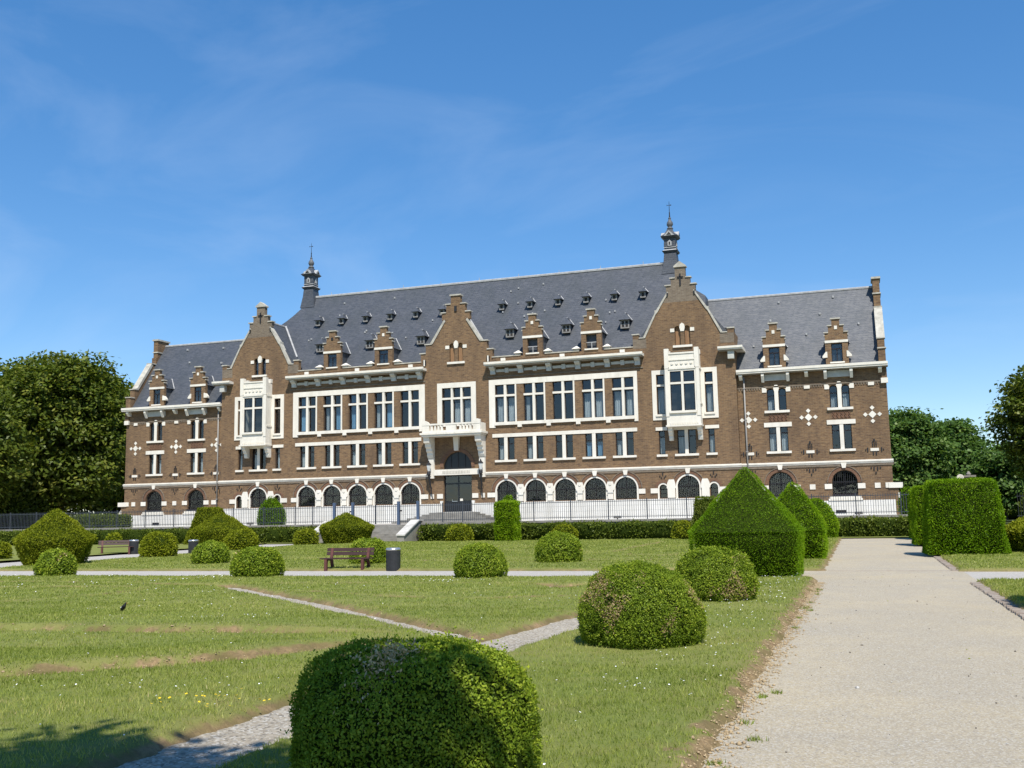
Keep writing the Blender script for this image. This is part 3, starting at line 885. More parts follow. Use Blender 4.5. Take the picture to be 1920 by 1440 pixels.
        for zz in (5.5, 5.62):
            for q in (-.1, .1):
                m.box(xo + q - .04, xo + q + .04, y - .05, y + .02, zz, zz + .09)
        for q in (-.3, -.12, .12, .3):
            m.box(xo + q - .04, xo + q + .04, y - .05, y + .02, 4.55 - (.12 if abs(q) < .2 else 0), 4.66)
        m.box(xo - .04, xo + .04, y - .06, y + .02, 4.2, 4.32)
        m.build('iron_anchor', 'iron', an)['kind'] = 'stuff'
    # frieze of projecting bricks with white blocks
    fz = P(MB().box(a, b, y - .05, y + .02, 10.62, 10.72), 'frieze', 'brick_grey')
    m = MB()
    x = a + .1
    while x < b - .1:
        if min(abs(x - c1), abs(x - c2)) > 1.05:
            m.box(x, x + .09, y - .045, y + .02, 10.47, 10.617)
        x += .18
    m.build('dentil', 'brick_grey', fz)['kind'] = 'stuff'
    for xo in (s * 26.9, s * 31.25):
        P(MB().box(xo - .2, xo + .2, y - .07, y + .02, 10.40, 10.63), 'white_block', 'white_stone')
    # cornice
    xa2, xb2 = a + (0.02 if s > 0 else -.15), b + (.15 if s > 0 else -.02)
    P(MB().prism_x([(y + .02, 11.68), (y - .58, 11.68), (y - .58, 11.78), (y - .63, 11.80), (y - .63, 11.98), (y - .5, 11.98), (y - .5, 11.9), (y + .3, 11.9)], xa2, xb2), 'cornice', 'white_stone')
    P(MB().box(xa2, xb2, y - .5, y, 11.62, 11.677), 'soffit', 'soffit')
    for xc in (c1, c2):
        br = P(MB().box(xc - 1.0, xc + 1.0, y - .14, y + .03, 11.12, 11.58), 'bracket_panel', 'grey_white')
        for q in (-1, 1):
            MB().prism_x([(y - .143, 11.0), (y - .25, 11.0), (y - .5, 11.45), (y - .5, 11.615), (y - .143, 11.615)], xc + q * .78, xc + q * .98).build('bracket', 'white_stone', br)
    for xo in (s * 22.3, s * 31.9, s * 26.92):
        P(MB().prism_x([(y + .02, 11.25), (y - .2, 11.25), (y - .48, 11.5), (y - .48, 11.615), (y + .02, 11.615)], xo - .12, xo + .12), 'bracket', 'white_stone')
    # dormers
    for xc in (c1, c2):
        stepped_dormer(xc, y - .02, 11.95, .78, [(.78, 14.1), (.78, 14.32), (.52, 14.82), (.27, 15.3)], 12.22, 13.55, .38, 13.78, wing_y, kneel=12.55)
    # roof
    xr0, xr1 = s * 19.0, xout - s * .36
    rf = MB().add([(xr0, y + .1, 11.985), (xr1, y + .1, 11.985), (xr1, y + 4.65, 18.36), (xr0, y + 4.65, 18.36), (xr0, 9.5, 11.985), (xr1, 9.5, 11.985)],
                  [(0, 1, 2, 3), (3, 2, 5, 4), (0, 3, 4), (1, 5, 2), (0, 4, 5, 1)])
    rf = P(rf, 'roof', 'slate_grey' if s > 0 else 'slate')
    MB().tube([(xr0, y + 4.65, 18.37), (xr1, y + 4.65, 18.37)], [.11, .11], 6).build('ridge_cap', 'lead', rf)
    for xo, zz in ((23.2, 13.9), (25.0, 17.6), (27.0, 14.6), (29.0, 17.7), (30.7, 15.2), (24.4, 16.0), (28.0, 16.3)):
        MB().box(s * xo - .06, s * xo + .06, wing_y(zz) - .12, wing_y(zz) + .1, zz, zz + .16).build('roof_hook', 'lead', rf)
    # raised end gable: stepped brick, pale sloping slab, chimney at the ridge
    x0, x1 = xout - s * .42, xout + s * .06
    yr = y + 4.65
    eg = P(MB().prism_x([(y - .12, 11.98), (y - .12, 12.95), (y + .42, 12.95), (y + .42, 13.75), (y + .95, 13.75), (y + 2.75, 16.25), (y + 3.3, 16.25), (y + 3.3, 17.1), (yr + .5, 17.1), (9.3, 12.0)], x0, x1), 'end_gable', 'brick')
    MB().prism_x([(y - .2, 12.953), (y - .2, 13.04), (y + .42, 13.04), (y + .42, 12.953)], x0 - s * .05, x1 + s * .06).build('coping', 'coping', eg)
    MB().prism_x([(y + .35, 13.753), (y + .35, 13.84), (y + .9, 13.84), (y + .9, 13.753)], x0 - s * .05, x1 + s * .06).build('coping', 'coping', eg)
    MB().prism_x([(y + .9, 13.76), (y + .72, 13.9), (y + 2.62, 16.42), (y + 2.85, 16.3)], x0 - s * .04, x1 + s * .05).build('sloping_slab', 'coping', eg)
    MB().prism_x([(y + 2.62, 16.43), (y + 2.62, 16.52), (y + 3.36, 16.52), (y + 3.36, 16.43)], x0 - s * .05, x1 + s * .06).build('coping', 'coping', eg)
    MB().box(min(x0, x1), max(x0, x1), y + 3.5, yr + .45, 17.1, 18.75).build('chimney', 'brick', eg)
    MB().box(min(x0, x1) - .09, max(x0, x1) + .09, y + 3.4, yr + .55, 18.753, 18.9).build('chimney_cap', 'coping', eg)
    MB().box(min(x0, x1) - .06, max(x0, x1) + .06, y + 3.43, yr + .52, 17.6, 17.7).build('chimney_band', 'coping', eg)
    P(MB().box(xout - s * .36, xout + s * .1, y - .22, y + .05, 10.5, 10.86), 'pier_block', 'white_stone')
    P(MB().box(xout - s * .3, xout + s * .06, y - .16, y + .03, 10.863, 12.0), 'corner_pier', 'brick')
    # downpipe
    dp = P(MB().tube([(s * 22.5, y - .12, 11.5), (s * 22.5, y - .12, 2.0)], [.06, .06], 8), 'downpipe', 'downpipe', smooth=True)
    for zz in (10.6, 8.3, 6.0, 3.6):
        MB().box(s * 22.5 - .09, s * 22.5 + .09, y - .19, y + .01, zz, zz + .07).build('pipe_clip', 'downpipe', dp)
wing(1)
wing(-1)

# ---- towers with oriel and tall stepped gable
def tower(s):
    y = 0.0
    xc = s * 18.2
    a, b = xc - 3.78, xc + 3.78
    # openings, left to right around xc
    holes = [arch(xc, .8, 2.84, 3.64), arch(xc - 1.86, .28, 2.84, 3.55, 8), arch(xc + 1.86, .28, 2.84, 3.55, 8),
             rect(xc - .69, xc - .13, 6.05, 7.82), rect(xc + .13, xc + .69, 6.05, 7.82), rect(xc - 2.06, xc - 1.6, 6.05, 7.82), rect(xc + 1.6, xc + 2.06, 6.05, 7.82),
             rect(xc - 2.08, xc - 1.52, 9.05, 12.0), rect(xc + 1.52, xc + 2.08, 9.05, 12.0),
             arch(xc - .36, .22, 14.15, 15.4, 8), arch(xc + .36, .22, 14.15, 15.4, 8)]
    right = [(3.78, TZ - .3), (3.78, 15.15), (3.32, 15.15), (3.32, 14.86), (2.82, 14.86), (1.95, 16.72), (1.82, 16.72), (1.82, 16.9), (1.5, 17.45)]
    poly = [(xc + p[0], p[1]) for p in right] + [(xc - p[0], p[1]) for p in reversed(right)]
    P(MB().prism(poly, y, y + .42, holes), 'gable_wall', 'brick')
    top = [(1.495, 17.453), (1.0, 18.2), (1.0, 18.3), (1.1, 18.3), (1.1, 18.72), (.72, 18.72), (.72, 19.26), (.39, 19.26), (.39, 20.1)]
    gt = P(MB().prism([(xc + p[0], p[1]) for p in top] + [(xc - p[0], p[1]) for p in reversed(top)], y, y + .42), 'gable_top', 'brick_grey')
    P(MB().box(xc + s * 3.38, xc + s * 3.78, y + .42, 9.4, TZ - .3, 14.9), 'side_wall', 'brick')
    P(MB().box(a + .1, b - .1, y + 1.6, y + 1.7, TZ, 15.5), 'interior', 'interior')
    for q in (-1, 1):
        MB().box(xc + q * .72, xc + q * 1.2, y - .07, y + .46, 18.723, 18.81).build('step_coping', 'coping', gt)
        MB().box(xc + q * .39, xc + q * .82, y - .07, y + .46, 19.263, 19.35).build('step_coping', 'coping', gt)
        MB().box(xc + q * .96, xc + q * 1.06, y - .09, y - .003, 17.95, 18.2).build('iron_anchor', 'iron', gt)
        # sloping copings with a kink
        cp = P(MB().prism([(xc + q * .93, 18.2), (xc + q * 1.0, 18.3), (xc + q * 1.9, 16.93), (xc + q * 2.02, 16.93), (xc + q * 2.02, 16.72), (xc + q * 2.98, 14.92), (xc + q * 2.82, 14.87), (xc + q * 1.94, 16.62), (xc + q * 1.8, 16.78)], y - .07, y + .46), 'gable_coping', 'coping')
        P(MB().box(xc + q * 3.28, xc + q * 3.84, y - .06, y + .46, 15.153, 15.24), 'shoulder_coping', 'coping')
        P(MB().box(xc + q * 2.85, xc + q * 3.3, y - .06, y + .46, 14.863, 14.94), 'shoulder_coping', 'coping')
        P(MB().box(xc + q * 2.75, xc + q * 3.775, y - .012, y + .02, 14.1, 14.82), 'grey_patch', 'brick_grey')
    MB().prism([(xc - .47, 20.103), (xc + .47, 20.103), (xc + .47, 20.2), (xc, 20.56), (xc - .47, 20.2)], y - .09, y + .5).build('cap', 'coping', gt)
    m = MB().box(xc - .22, xc + .22, y - .08, y - .003, 19.3, 19.38)
    m.box(xc - .05, xc + .05, y - .08, y - .004, 18.7, 19.6).build('iron_anchor', 'iron', gt)
    # attic twin window
    if s > 0:
        w = P(MB().box(xc - .55, xc - .17, y + .22, y + .26, 14.16, 15.6), 'window', 'shutter')
        MB().box(xc + .17, xc + .55, y + .22, y + .26, 14.16, 15.6).build('shutter', 'shutter', w)
    else:
        w = window([arch(xc + q * .36, .215, 14.155, 15.4, 8) for q in (-1, 1)], y, 'window', .04)
    MB().prism([(xc - .13, 15.2), (xc + .13, 15.2), (xc + .2, 15.5), (xc + .16, 15.72), (xc, 15.84), (xc - .16, 15.72), (xc - .2, 15.5)], y - .05, y + .1).build('centre_stone', 'white_stone', w)
    MB().box(xc - .72, xc + .72, y - .13, y + .2, 13.98, 14.14).build('sill', 'white_stone', w)
    for q in (-1, 1):
        MB().box(xc + q * .59, xc + q * .9, y - .05, y + .05, 15.17, 15.44).build('side_stone', 'white_stone', w)
    # first floor white frame and side lights
    for q in (-1, 1):
        P(MB().prism([(xc + q * 1.2, 8.6), (xc + q * 2.42, 8.6), (xc + q * 2.42, 12.35), (xc + q * 1.2, 12.35)], y - .06, y + .05, [[(xc + q * 1.5, 9.03), (xc + q * 2.1, 9.03), (xc + q * 2.1, 12.02), (xc + q * 1.5, 12.02)]]), 'window_surround', 'white_stone')
        x0, x1 = sorted((xc + q * 1.52, xc + q * 2.08))
        w = window([rect(x0, x1, 9.05, 11.12), rect(x0, x1, 11.27, 12.0)], y, 'window', .05)
        MB().box(x0, x1, y - .02, y + .26, 11.123, 11.267).build('transom', 'white_stone', w)
        MB().box(x0 - .1, x1 + .1, y - .14, y + .02, 8.88, 9.026).build('sill', 'white_stone', w)
        if s > 0:
            curtain(w, x0 + .05, x1 - .05, 9.1, 10.9, y + .4)
        x0, x1 = sorted((xc + q * 1.6, xc + q * 2.06))
        w = window([rect(x0, x1, 6.05, 7.82)], y, 'window', .05, bars=[(x0 + .02, x1 - .02, 7.32, 7.38)])
        MB().box(x0 - .2, x1 + .35 * (1 if q > 0 else .6), y - .06, y + .05, 7.823, 8.07).build('lintel', 'white_stone', w)
        MB().box(x0 - .17, x1 + .17, y - .13, y + .2, 5.88, 6.045).build('sill', 'white_stone', w)
        curtain(w, x0 + .05, x1 - .05, 6.1, 7.3, y + .4)
    w = window([rect(xc - .69, xc - .13, 6.05, 7.82), rect(xc + .13, xc + .69, 6.05, 7.82)], y, 'window', .05, bars=[(xc - .67, xc - .15, 7.32, 7.38), (xc + .15, xc + .67, 7.32, 7.38)])
    MB().box(xc - .127, xc + .127, y - .04, y + .28, 6.05, 7.815).build('mullion', 'white_stone', w)
    MB().box(xc - 1.0, xc + 1.0, y - .06, y + .05, 7.823, 8.07).build('lintel', 'white_stone', w)
    MB().box(xc - .88, xc + .88, y - .13, y + .2, 5.88, 6.045).build('sill', 'white_stone', w)
    curtain(w, xc - .62, xc - .2, 6.1, 7.3, y + .4)
    # oriel
    yo = y - .95
    h = 1.24
    sl = [(xc - .9, 9.15), (xc + .9, 9.15), (xc + .9, 12.08), (xc - .9, 12.08)]
    orl = P(MB().prism([(xc - h, 8.12), (xc + h, 8.12), (xc + h, 13.35), (xc - h, 13.35)], yo, yo + .2, [sl]), 'oriel', 'white_stone')
    for q in (-1, 1):
        x0, x1 = sorted((xc + q * (h - .18), xc + q * h))
        MB().prism_x([(yo + .2, 8.12), (yo + .2, 13.35), (y, 13.35), (y, 8.12)], x0, x1).build('side_panel', 'white_stone', orl)
        MB().box(xc + q * (h - .3), xc + q * (h + .03), yo - .06, yo + .3, 12.3, 13.78).build('corner_post', 'white_stone', orl)
        MB().box(xc + q * (h - .3), xc + q * (h + .03), y - .3, y - .003, 13.36, 13.7).build('corner_post', 'white_stone', orl)
        MB().box(xc + q * (h - .22), xc + q * (h + .02), yo - .04, yo - .003, 8.75, 12.29).build('pilaster', 'white_stone', orl)
        # stepped corbel under the oriel
        MB().prism_x([(y, 7.02), (y - .28, 7.02), (y - .36, 7.2), (y - .36, 7.38), (y - .5, 7.45), (y - .55, 7.62), (y - .7, 7.7), (y - .72, 7.9), (y - .9, 7.98), (y - .9, 8.115), (y, 8.115)], xc + q * .92, xc + q * 1.22).build('corbel', 'white_stone', orl)
        MB().box(xc + q * (h + .003), xc + q * (h + .06), yo + .1, y - .03, 9.6, 9.72).build('side_moulding', 'white_stone', orl)
        MB().box(xc + q * (h + .003), xc + q * (h + .06), yo + .1, y - .03, 12.2, 12.4).build('side_moulding', 'white_stone', orl)
    MB().box(xc - h + .31, xc + h - .31, yo - .05, yo + .25, 13.353, 13.47).build('coping', 'white_stone', orl)
    MB().box(xc - h + .25, xc + h - .25, yo - .06, yo - .003, 12.22, 12.38).build('moulding', 'white_stone', orl)
    MB().box(xc - h + .25, xc + h - .25, yo - .05, yo - .003, 12.88, 12.98).build('moulding', 'white_stone', orl)
    for i in range(5):
        x = xc - .7 + i * .35
        MB().prism([(x - .09, 12.62), (x, 12.55), (x + .09, 12.62), (x + .06, 12.72), (x - .06, 12.72)], yo - .06, yo - .003).build('boss', 'white_stone', orl)
    MB().box(xc - h - .06, xc + h + .06, yo - .1, y - .003, 8.0, 8.117).build('base_slab', 'white_stone', orl)
    MB().box(xc - .98, xc + .98, yo - .13, yo - .003, 8.98, 9.145).build('sill', 'white_stone', orl)
    m = MB()
    for i in range(12):
        x = xc - 1.0 + i * .18
        m.box(x, x + .1, yo - .05, yo - .003, 8.15, 8.3)
    m.build('dentil', 'white_stone', orl)['kind'] = 'stuff'
    MB().box(xc - h + .19, xc + h - .19, yo + .21, y - .003, 13.2, 13.3).build('oriel_roof', 'lead', orl)
    w = window([rect(xc - .9, xc - .09, 9.15, 11.12), rect(xc + .09, xc + .9, 9.15, 11.12), rect(xc - .9, xc - .09, 11.28, 12.08), rect(xc + .09, xc + .9, 11.28, 12.08)], yo - .12, 'window', .055)
    MB().box(xc - .087, xc + .087, yo + .01, yo + .18, 9.153, 12.077).build('mullion', 'white_stone', w)
    for q in (-1, 1):
        MB().box(xc + q * .09, xc + q * .897, yo + .02, yo + .17, 11.123, 11.277).build('transom', 'white_stone', w)
    P(MB().box(xc - 1.0, xc + 1.0, y - .02, y - .005, 8.4, 12.9), 'interior', 'interior')
    # ground floor
    ground_arch(xc, .795, y)
    for q in (-1, 1):
        xs_ = xc + q * 1.86
        w = window([arch(xs_, .275, 2.84, 3.55, 8)], y, 'arched_window', .04, bars=[(xs_ - .25, xs_ + .25, 3.15, 3.19), (xs_ - .25, xs_ + .25, 3.45, 3.49)])
        P(MB().prism(ring(xs_, 3.55, .285, .40, n=10), y - .03, y + .1), 'arch_surround', 'white_stone')
        P(MB().prism(ring(xs_, 3.55, .41, .62, a0=(0 if q > 0 else 35), a1=(145 if q > 0 else 180), n=10), y - .055, y + .05), 'arch_hood', 'brick_red')
        x0, x1 = sorted((xc + q * .935, xc + q * 1.57))
        pl = P(MB().prism([(x0 + .04, 2.84), (x1 - .04, 2.84), (x1 - .04, 3.5), (x1 + .02, 3.56), (x1 - .02, 3.9), (x0 + .48 if q > 0 else x1 - .1, 4.18), (x0 + .1 if q > 0 else x1 - .48, 4.18), (x0 + .02, 3.9), (x0 - .02, 3.56), (x0 + .04, 3.5)], y - .12, y + .05), 'pillar', 'white_stone')
        P(MB().box(xc + q * 2.15, xc + q * 2.27, y - .03, y + .1, 2.5, 3.55), 'jamb', 'white_stone')
        P(MB().box(xc + q * 2.275, xc + q * 2.8, y - .06, y + .05, 3.2, 3.56), 'impost_block', 'white_stone')
        m = MB()
        for dx, dz in ((0, 0), (.22, -.1), (-.22, -.1), (.12, -.22), (-.12, -.22), (0, .12)):
            m.box(xs_ + dx - .035, xs_ + dx + .035, y - .05, y + .01, 4.5 + dz, 4.6 + dz)
        P(m, 'iron_anchor', 'iron')['kind'] = 'stuff'
    pl = P(MB().box(a - .05 * (s < 0), b + .05 * (s > 0), y - .14, y + .02, TZ - .3, 2.78), 'plinth', 'white_plinth')
    for zz in (1.62, 1.99, 2.36):
        MB().box(a, b, y - 0.1425, y - .13, zz, zz + .018).build('joint', 'grey_white', pl)
    string_course(a - (.12 if s < 0 else 0), b + (.12 if s > 0 else 0), y)
    # cornice return at the outer shoulder
    x0, x1 = sorted((xc + s * 2.62, xc + s * 4.4))
    P(MB().prism_x([(y + .02, 13.5), (y - .6, 13.5), (y - .6, 13.58), (y - .66, 13.6), (y - .66, 13.75), (y - .5, 13.75), (y + .02, 13.7)], x0, x1), 'cornice', 'white_stone')
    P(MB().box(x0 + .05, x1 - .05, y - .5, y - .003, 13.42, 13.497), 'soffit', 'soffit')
    x0, x1 = sorted((xc + s * 3.785, xc + s * 4.4))
    P(MB().box(x0, x1, y - .003, 1.6, 13.5, 13.72), 'cornice', 'white_stone')
    P(MB().box(xc + s * 3.3, xc + s * 3.75, y - .4, y + .0, 12.85, 13.415), 'bracket', 'grey_white')
    # roof behind the gable
    e, yb = 3.62, 6.4
    rf = MB().add([(xc - e, y + .3, 14.6), (xc + e, y + .3, 14.6), (xc, y + .3, 19.0), (xc - e, yb, 14.6), (xc + e, yb, 14.6), (xc, yb, 19.0)],
                  [(0, 1, 2), (3, 5, 4), (0, 2, 5, 3), (1, 4, 5, 2), (0, 3, 4, 1)])
    rf = P(rf, 'tower_roof', 'slate')
    MB().tube([(xc, y + .4, 19.02), (xc, 4.3, 19.02)], [.1, .1], 6).build('ridge_cap', 'lead', rf)
    MB().tube([(xc - s * .2, main_y(19.0) - .05, 19.0), (xc - s * 2.7, main_y(15.72) - .05, 15.72)], [.1, .1], 5).build('valley_flashing', 'lead', rf)
tower(1)
tower(-1)

# ---- middle ranges with five bays each side
def middle(s):
    y = 0.0
    X = [s * (4.1 + 2.36 * i) for i in range(5)]
    a, b = sorted((s * 3.1, s * 14.42))
    holes = []
    for xc in X:
        holes += [arch(xc, .82, 2.84, 3.64), rect(xc - .69, xc - .14, 6.08, 7.85), rect(xc + .14, xc + .69, 6.08, 7.85), rect(xc - .83, xc + .83, 9.05, 12.0)]
    P(MB().prism(rect(a, b, TZ - .3, 14.0), y, y + .4, holes), 'wall', 'brick')
    P(MB().box(a + .1, b - .1, y + 1.6, y + 1.7, TZ, 13.8), 'interior', 'interior')
    P(MB().box(a, b, y + 1.05, y + 1.55, 8.2, 8.6), 'floor_slab', 'interior')
    pl = P(MB().box(a, b, y - .14, y + .02, TZ - .3, 2.78), 'plinth', 'white_plinth')
    for zz in (1.62, 1.99, 2.36):
        MB().box(a, b, y - 0.1425, y - .13, zz, zz + .018).build('joint', 'grey_white', pl)
    string_course(a, b, y)
    xl, xr = X[0] if s > 0 else X[-1], X[-1] if s > 0 else X[0]
    # white head, end jambs
    P(MB().box(xl - 1.33, xr + 1.12 + (.22 if s < 0 else 0), y - .07, y + .05, 12.003, 12.42), 'window_head', 'white_stone')
    P(MB().box(xl - 1.33, xl - .83, y - .07, y + .05, 8.62, 12.0), 'window_jamb', 'white_stone')
    P(MB().box(xr + .83, xr + 1.12 + (.22 if s < 0 else 0), y - .07, y + .05, 8.62, 12.0), 'window_jamb', 'white_stone')
    P(MB().box(xl - 1.1, xr + 1.0, y - .06, y + .05, 7.855, 8.13), 'lintel_band', 'white_stone')
    for i, xc in enumerate(X):
        ground_arch(xc, .815, y)
        # upper window: stone cross, four lights
        L = [rect(xc - .83, xc - .1, 9.05, 11.06), rect(xc + .1, xc + .83, 9.05, 11.06), rect(xc - .83, xc - .1, 11.22, 12.0), rect(xc + .1, xc + .83, 11.22, 12.0)]
        w = window(L, y - .02, 'window', .06)
        MB().box(xc - .097, xc + .097, y - .05, y + .26, 9.053, 12.0).build('mullion', 'white_stone', w)
        for q in (-1, 1):
            MB().box(xc + q * .099, xc + q * .827, y - .04, y + .25, 11.063, 11.217).build('transom', 'white_stone', w)
        MB().box(xc - .87, xc + .87, y - .15, y + .18, 8.8, 9.047).build('sill', 'white_stone', w)
        if i < 4:
            xn = (xc + X[i + 1]) / 2
            x0, x1 = xn - .345, xn + .345
            P(MB().prism([(x0 + .02, 9.05), (x0 + .02, 8.8), (xn - .17, 8.8), (xn - .17, 8.6), (xn + .17, 8.6), (xn + .17, 8.8), (x1 - .02, 8.8), (x1 - .02, 9.05)], y - .1, y + .03), 'pier_foot', 'white_stone')
            P(MB().box(xn - .36 , xn - .235, y - .06, y + .05, 9.053, 12.0), 'pier_jamb', 'white_stone')
            P(MB().box(xn - .23, xn + .34, y - .035, y + .03, 9.053, 12.0), 'brick_pier', 'brick')
            # pillar between the ground arches
            pl = P(MB().prism([(xn - .2, 2.84), (xn + .2, 2.84), (xn + .2, 3.5), (xn + .31, 3.58), (xn + .31, 3.78), (xn + .2, 4.16), (xn - .2, 4.16), (xn - .31, 3.78), (xn - .31, 3.58), (xn - .2, 3.5)], y - .13, y + .04), 'pillar', 'white_stone')
            MB().add([(xn + .11 * math.cos(t), y - .17 if j else y - .13, 3.98 + .11 * math.sin(t)) for j in (0, 1) for t in [k * math.pi / 4 for k in range(8)]],
                     [tuple(range(8)), tuple(range(15, 7, -1))] + [(k, (k + 1) % 8, (k + 1) % 8 + 8, k + 8) for k in range(8)]).build('boss', 'white_stone', pl)
            MB().box(xn - .24, xn + .24, y - .17, y - .133, 3.3, 3.36).build('capital_band', 'grey_white', pl)
        # curtains, and blue sheets whose colour paints reflections in the left panes
        key = (s, i)
        mode = {(1, 0): 'cc', (1, 1): 'c', (1, 2): '', (1, 3): 'cc', (1, 4): 'cc', (-1, 0): '', (-1, 1): 'hb', (-1, 2): 'b', (-1, 3): 'hb', (-1, 4): 'b'}[key]
        if 'cc' == mode:
            curtain(w, xc - .72, xc - .18, 9.1, 10.95, y + .42); curtain(w, xc + .18, xc + .72, 9.1, 10.95, y + .42)
        elif mode == 'c':
            curtain(w, xc - .72, xc - .45, 9.1, 10.95, y + .42)
        elif mode == 'hb':
            curtain(w, xc - .75, xc - .5, 9.1, 10.95, y + .42); curtain(w, xc + .15, xc + .74, 9.15, 11.0, y + .42, 'blue_sheet')
        elif mode == 'b':
            curtain(w, xc - .74, xc - .38, 9.15, 11.9, y + .42, 'blue_sheet')
        # lower pair
        L = [rect(xc - .69, xc - .14, 6.08, 7.85), rect(xc + .14, xc + .69, 6.08, 7.85)]
        w = window(L, y - .03, 'window', .05, bars=[(xc - .67, xc - .16, 7.3, 7.36), (xc + .16, xc + .67, 7.3, 7.36)])
        MB().box(xc - .137, xc + .137, y - .05, y + .28, 6.08, 7.85).build('mullion', 'white_stone', w)
        MB().box(xc - .9, xc + .9, y - .13, y + .2, 5.91, 6.075).build('sill', 'white_stone', w)
        if (i + (s > 0)) % 3 != 0:
            curtain(w, xc - .62, xc - .22, 6.12, 7.2, y + .4, 'blue_sheet' if (s > 0 and i == 3) else 'curtain')
        if i == 3 and s > 0:
            curtain(w, xc + .22, xc + .62, 6.12, 7.2, y + .4, 'blue_sheet')
    for xe in (xl - .83 - .13, xr + .83 + .13):
        q = -1 if xe < (xl + xr) / 2 else 1
        P(MB().box(xe, xe + q * .5, y - .06, y + .05, 3.2, 3.56), 'impost_block', 'white_stone')
    # cornice with brackets and board
    c0, c1_ = sorted((s * 2.6, s * 15.25))
    cn = P(MB().prism_x([(y + .02, 13.5), (y - .68, 13.5), (y - .68, 13.58), (y - .75, 13.6), (y - .75, 13.77), (y - .6, 13.77), (y - .6, 13.7), (y + .02, 13.7)], c0, c1_), 'cornice', 'white_stone')
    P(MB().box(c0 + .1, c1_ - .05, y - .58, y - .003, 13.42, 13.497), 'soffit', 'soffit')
    P(MB().box(c0 + .1, c1_ - .1, y - .06, y + .02, 12.62, 12.7), 'brick_band', 'brick_grey')
    n = 6
    for i in range(n):
        xb = s * (3.15 + i * 2.32)
        br = P(MB().prism_x([(y - .003, 12.85), (y - .22, 12.85), (y - .22, 13.15), (y - .5, 13.3), (y - .55, 13.415), (y - .003, 13.415)], xb - .2, xb + .2), 'bracket', 'grey_white')
        if i < n - 1:
            xm = xb + s * 1.16
            bd = P(MB().box(xm - .9, xm + .9, y - .11, y - .003, 13.02, 13.22), 'fascia_board', 'grey_white')
            MB().box(xm - .14, xm + .14, y - .2, y - .003, 12.93, 13.3).build('board_block', 'grey_white', bd)
    # parapet with coping, white blocks and caps beside the dormers
    p0, p1 = sorted((s * 3.05, s * 14.45))
    P(MB().box(p0, p1, y - .02, y + .35, 14.003, 14.22), 'parapet', 'brick')
    D = (s * 6.45, s * 11.2)
    edges = sorted([p0] + [d - 1.0 for d in D] + [d + 1.0 for d in D] + [p1])
    for k in range(0, 6, 2):
        P(MB().box(edges[k], edges[k + 1], y - .08, y + .4, 14.223, 14.30), 'parapet_coping', 'coping')
    for xb in (s * 4.0, s * 8.85, s * 13.6):
        P(MB().box(xb - .19, xb + .19, y - .1, y + .03, 13.9, 14.12), 'white_block', 'white_stone')
    for d in D:
        for q in (-1, 1):
            x = d + q * 1.22
            cp = P(MB().box(x - .22, x + .22, y - .1, y + .4, 14.303, 14.43), 'parapet_cap', 'coping')
            MB().frustum(x, y + .15, 14.433, 14.66, .33, .05, .33, .05).build('cap_top', 'white_stone', cp)
    for d in D:
        stepped_dormer(d, y - .03, 14.0, .8, [(.8, 16.15), (.8, 16.4), (.54, 16.9), (.29, 17.4)], 14.38, 15.5, .42, 15.74, main_y, open_dark=(s > 0))
middle(1)
middle(-1)

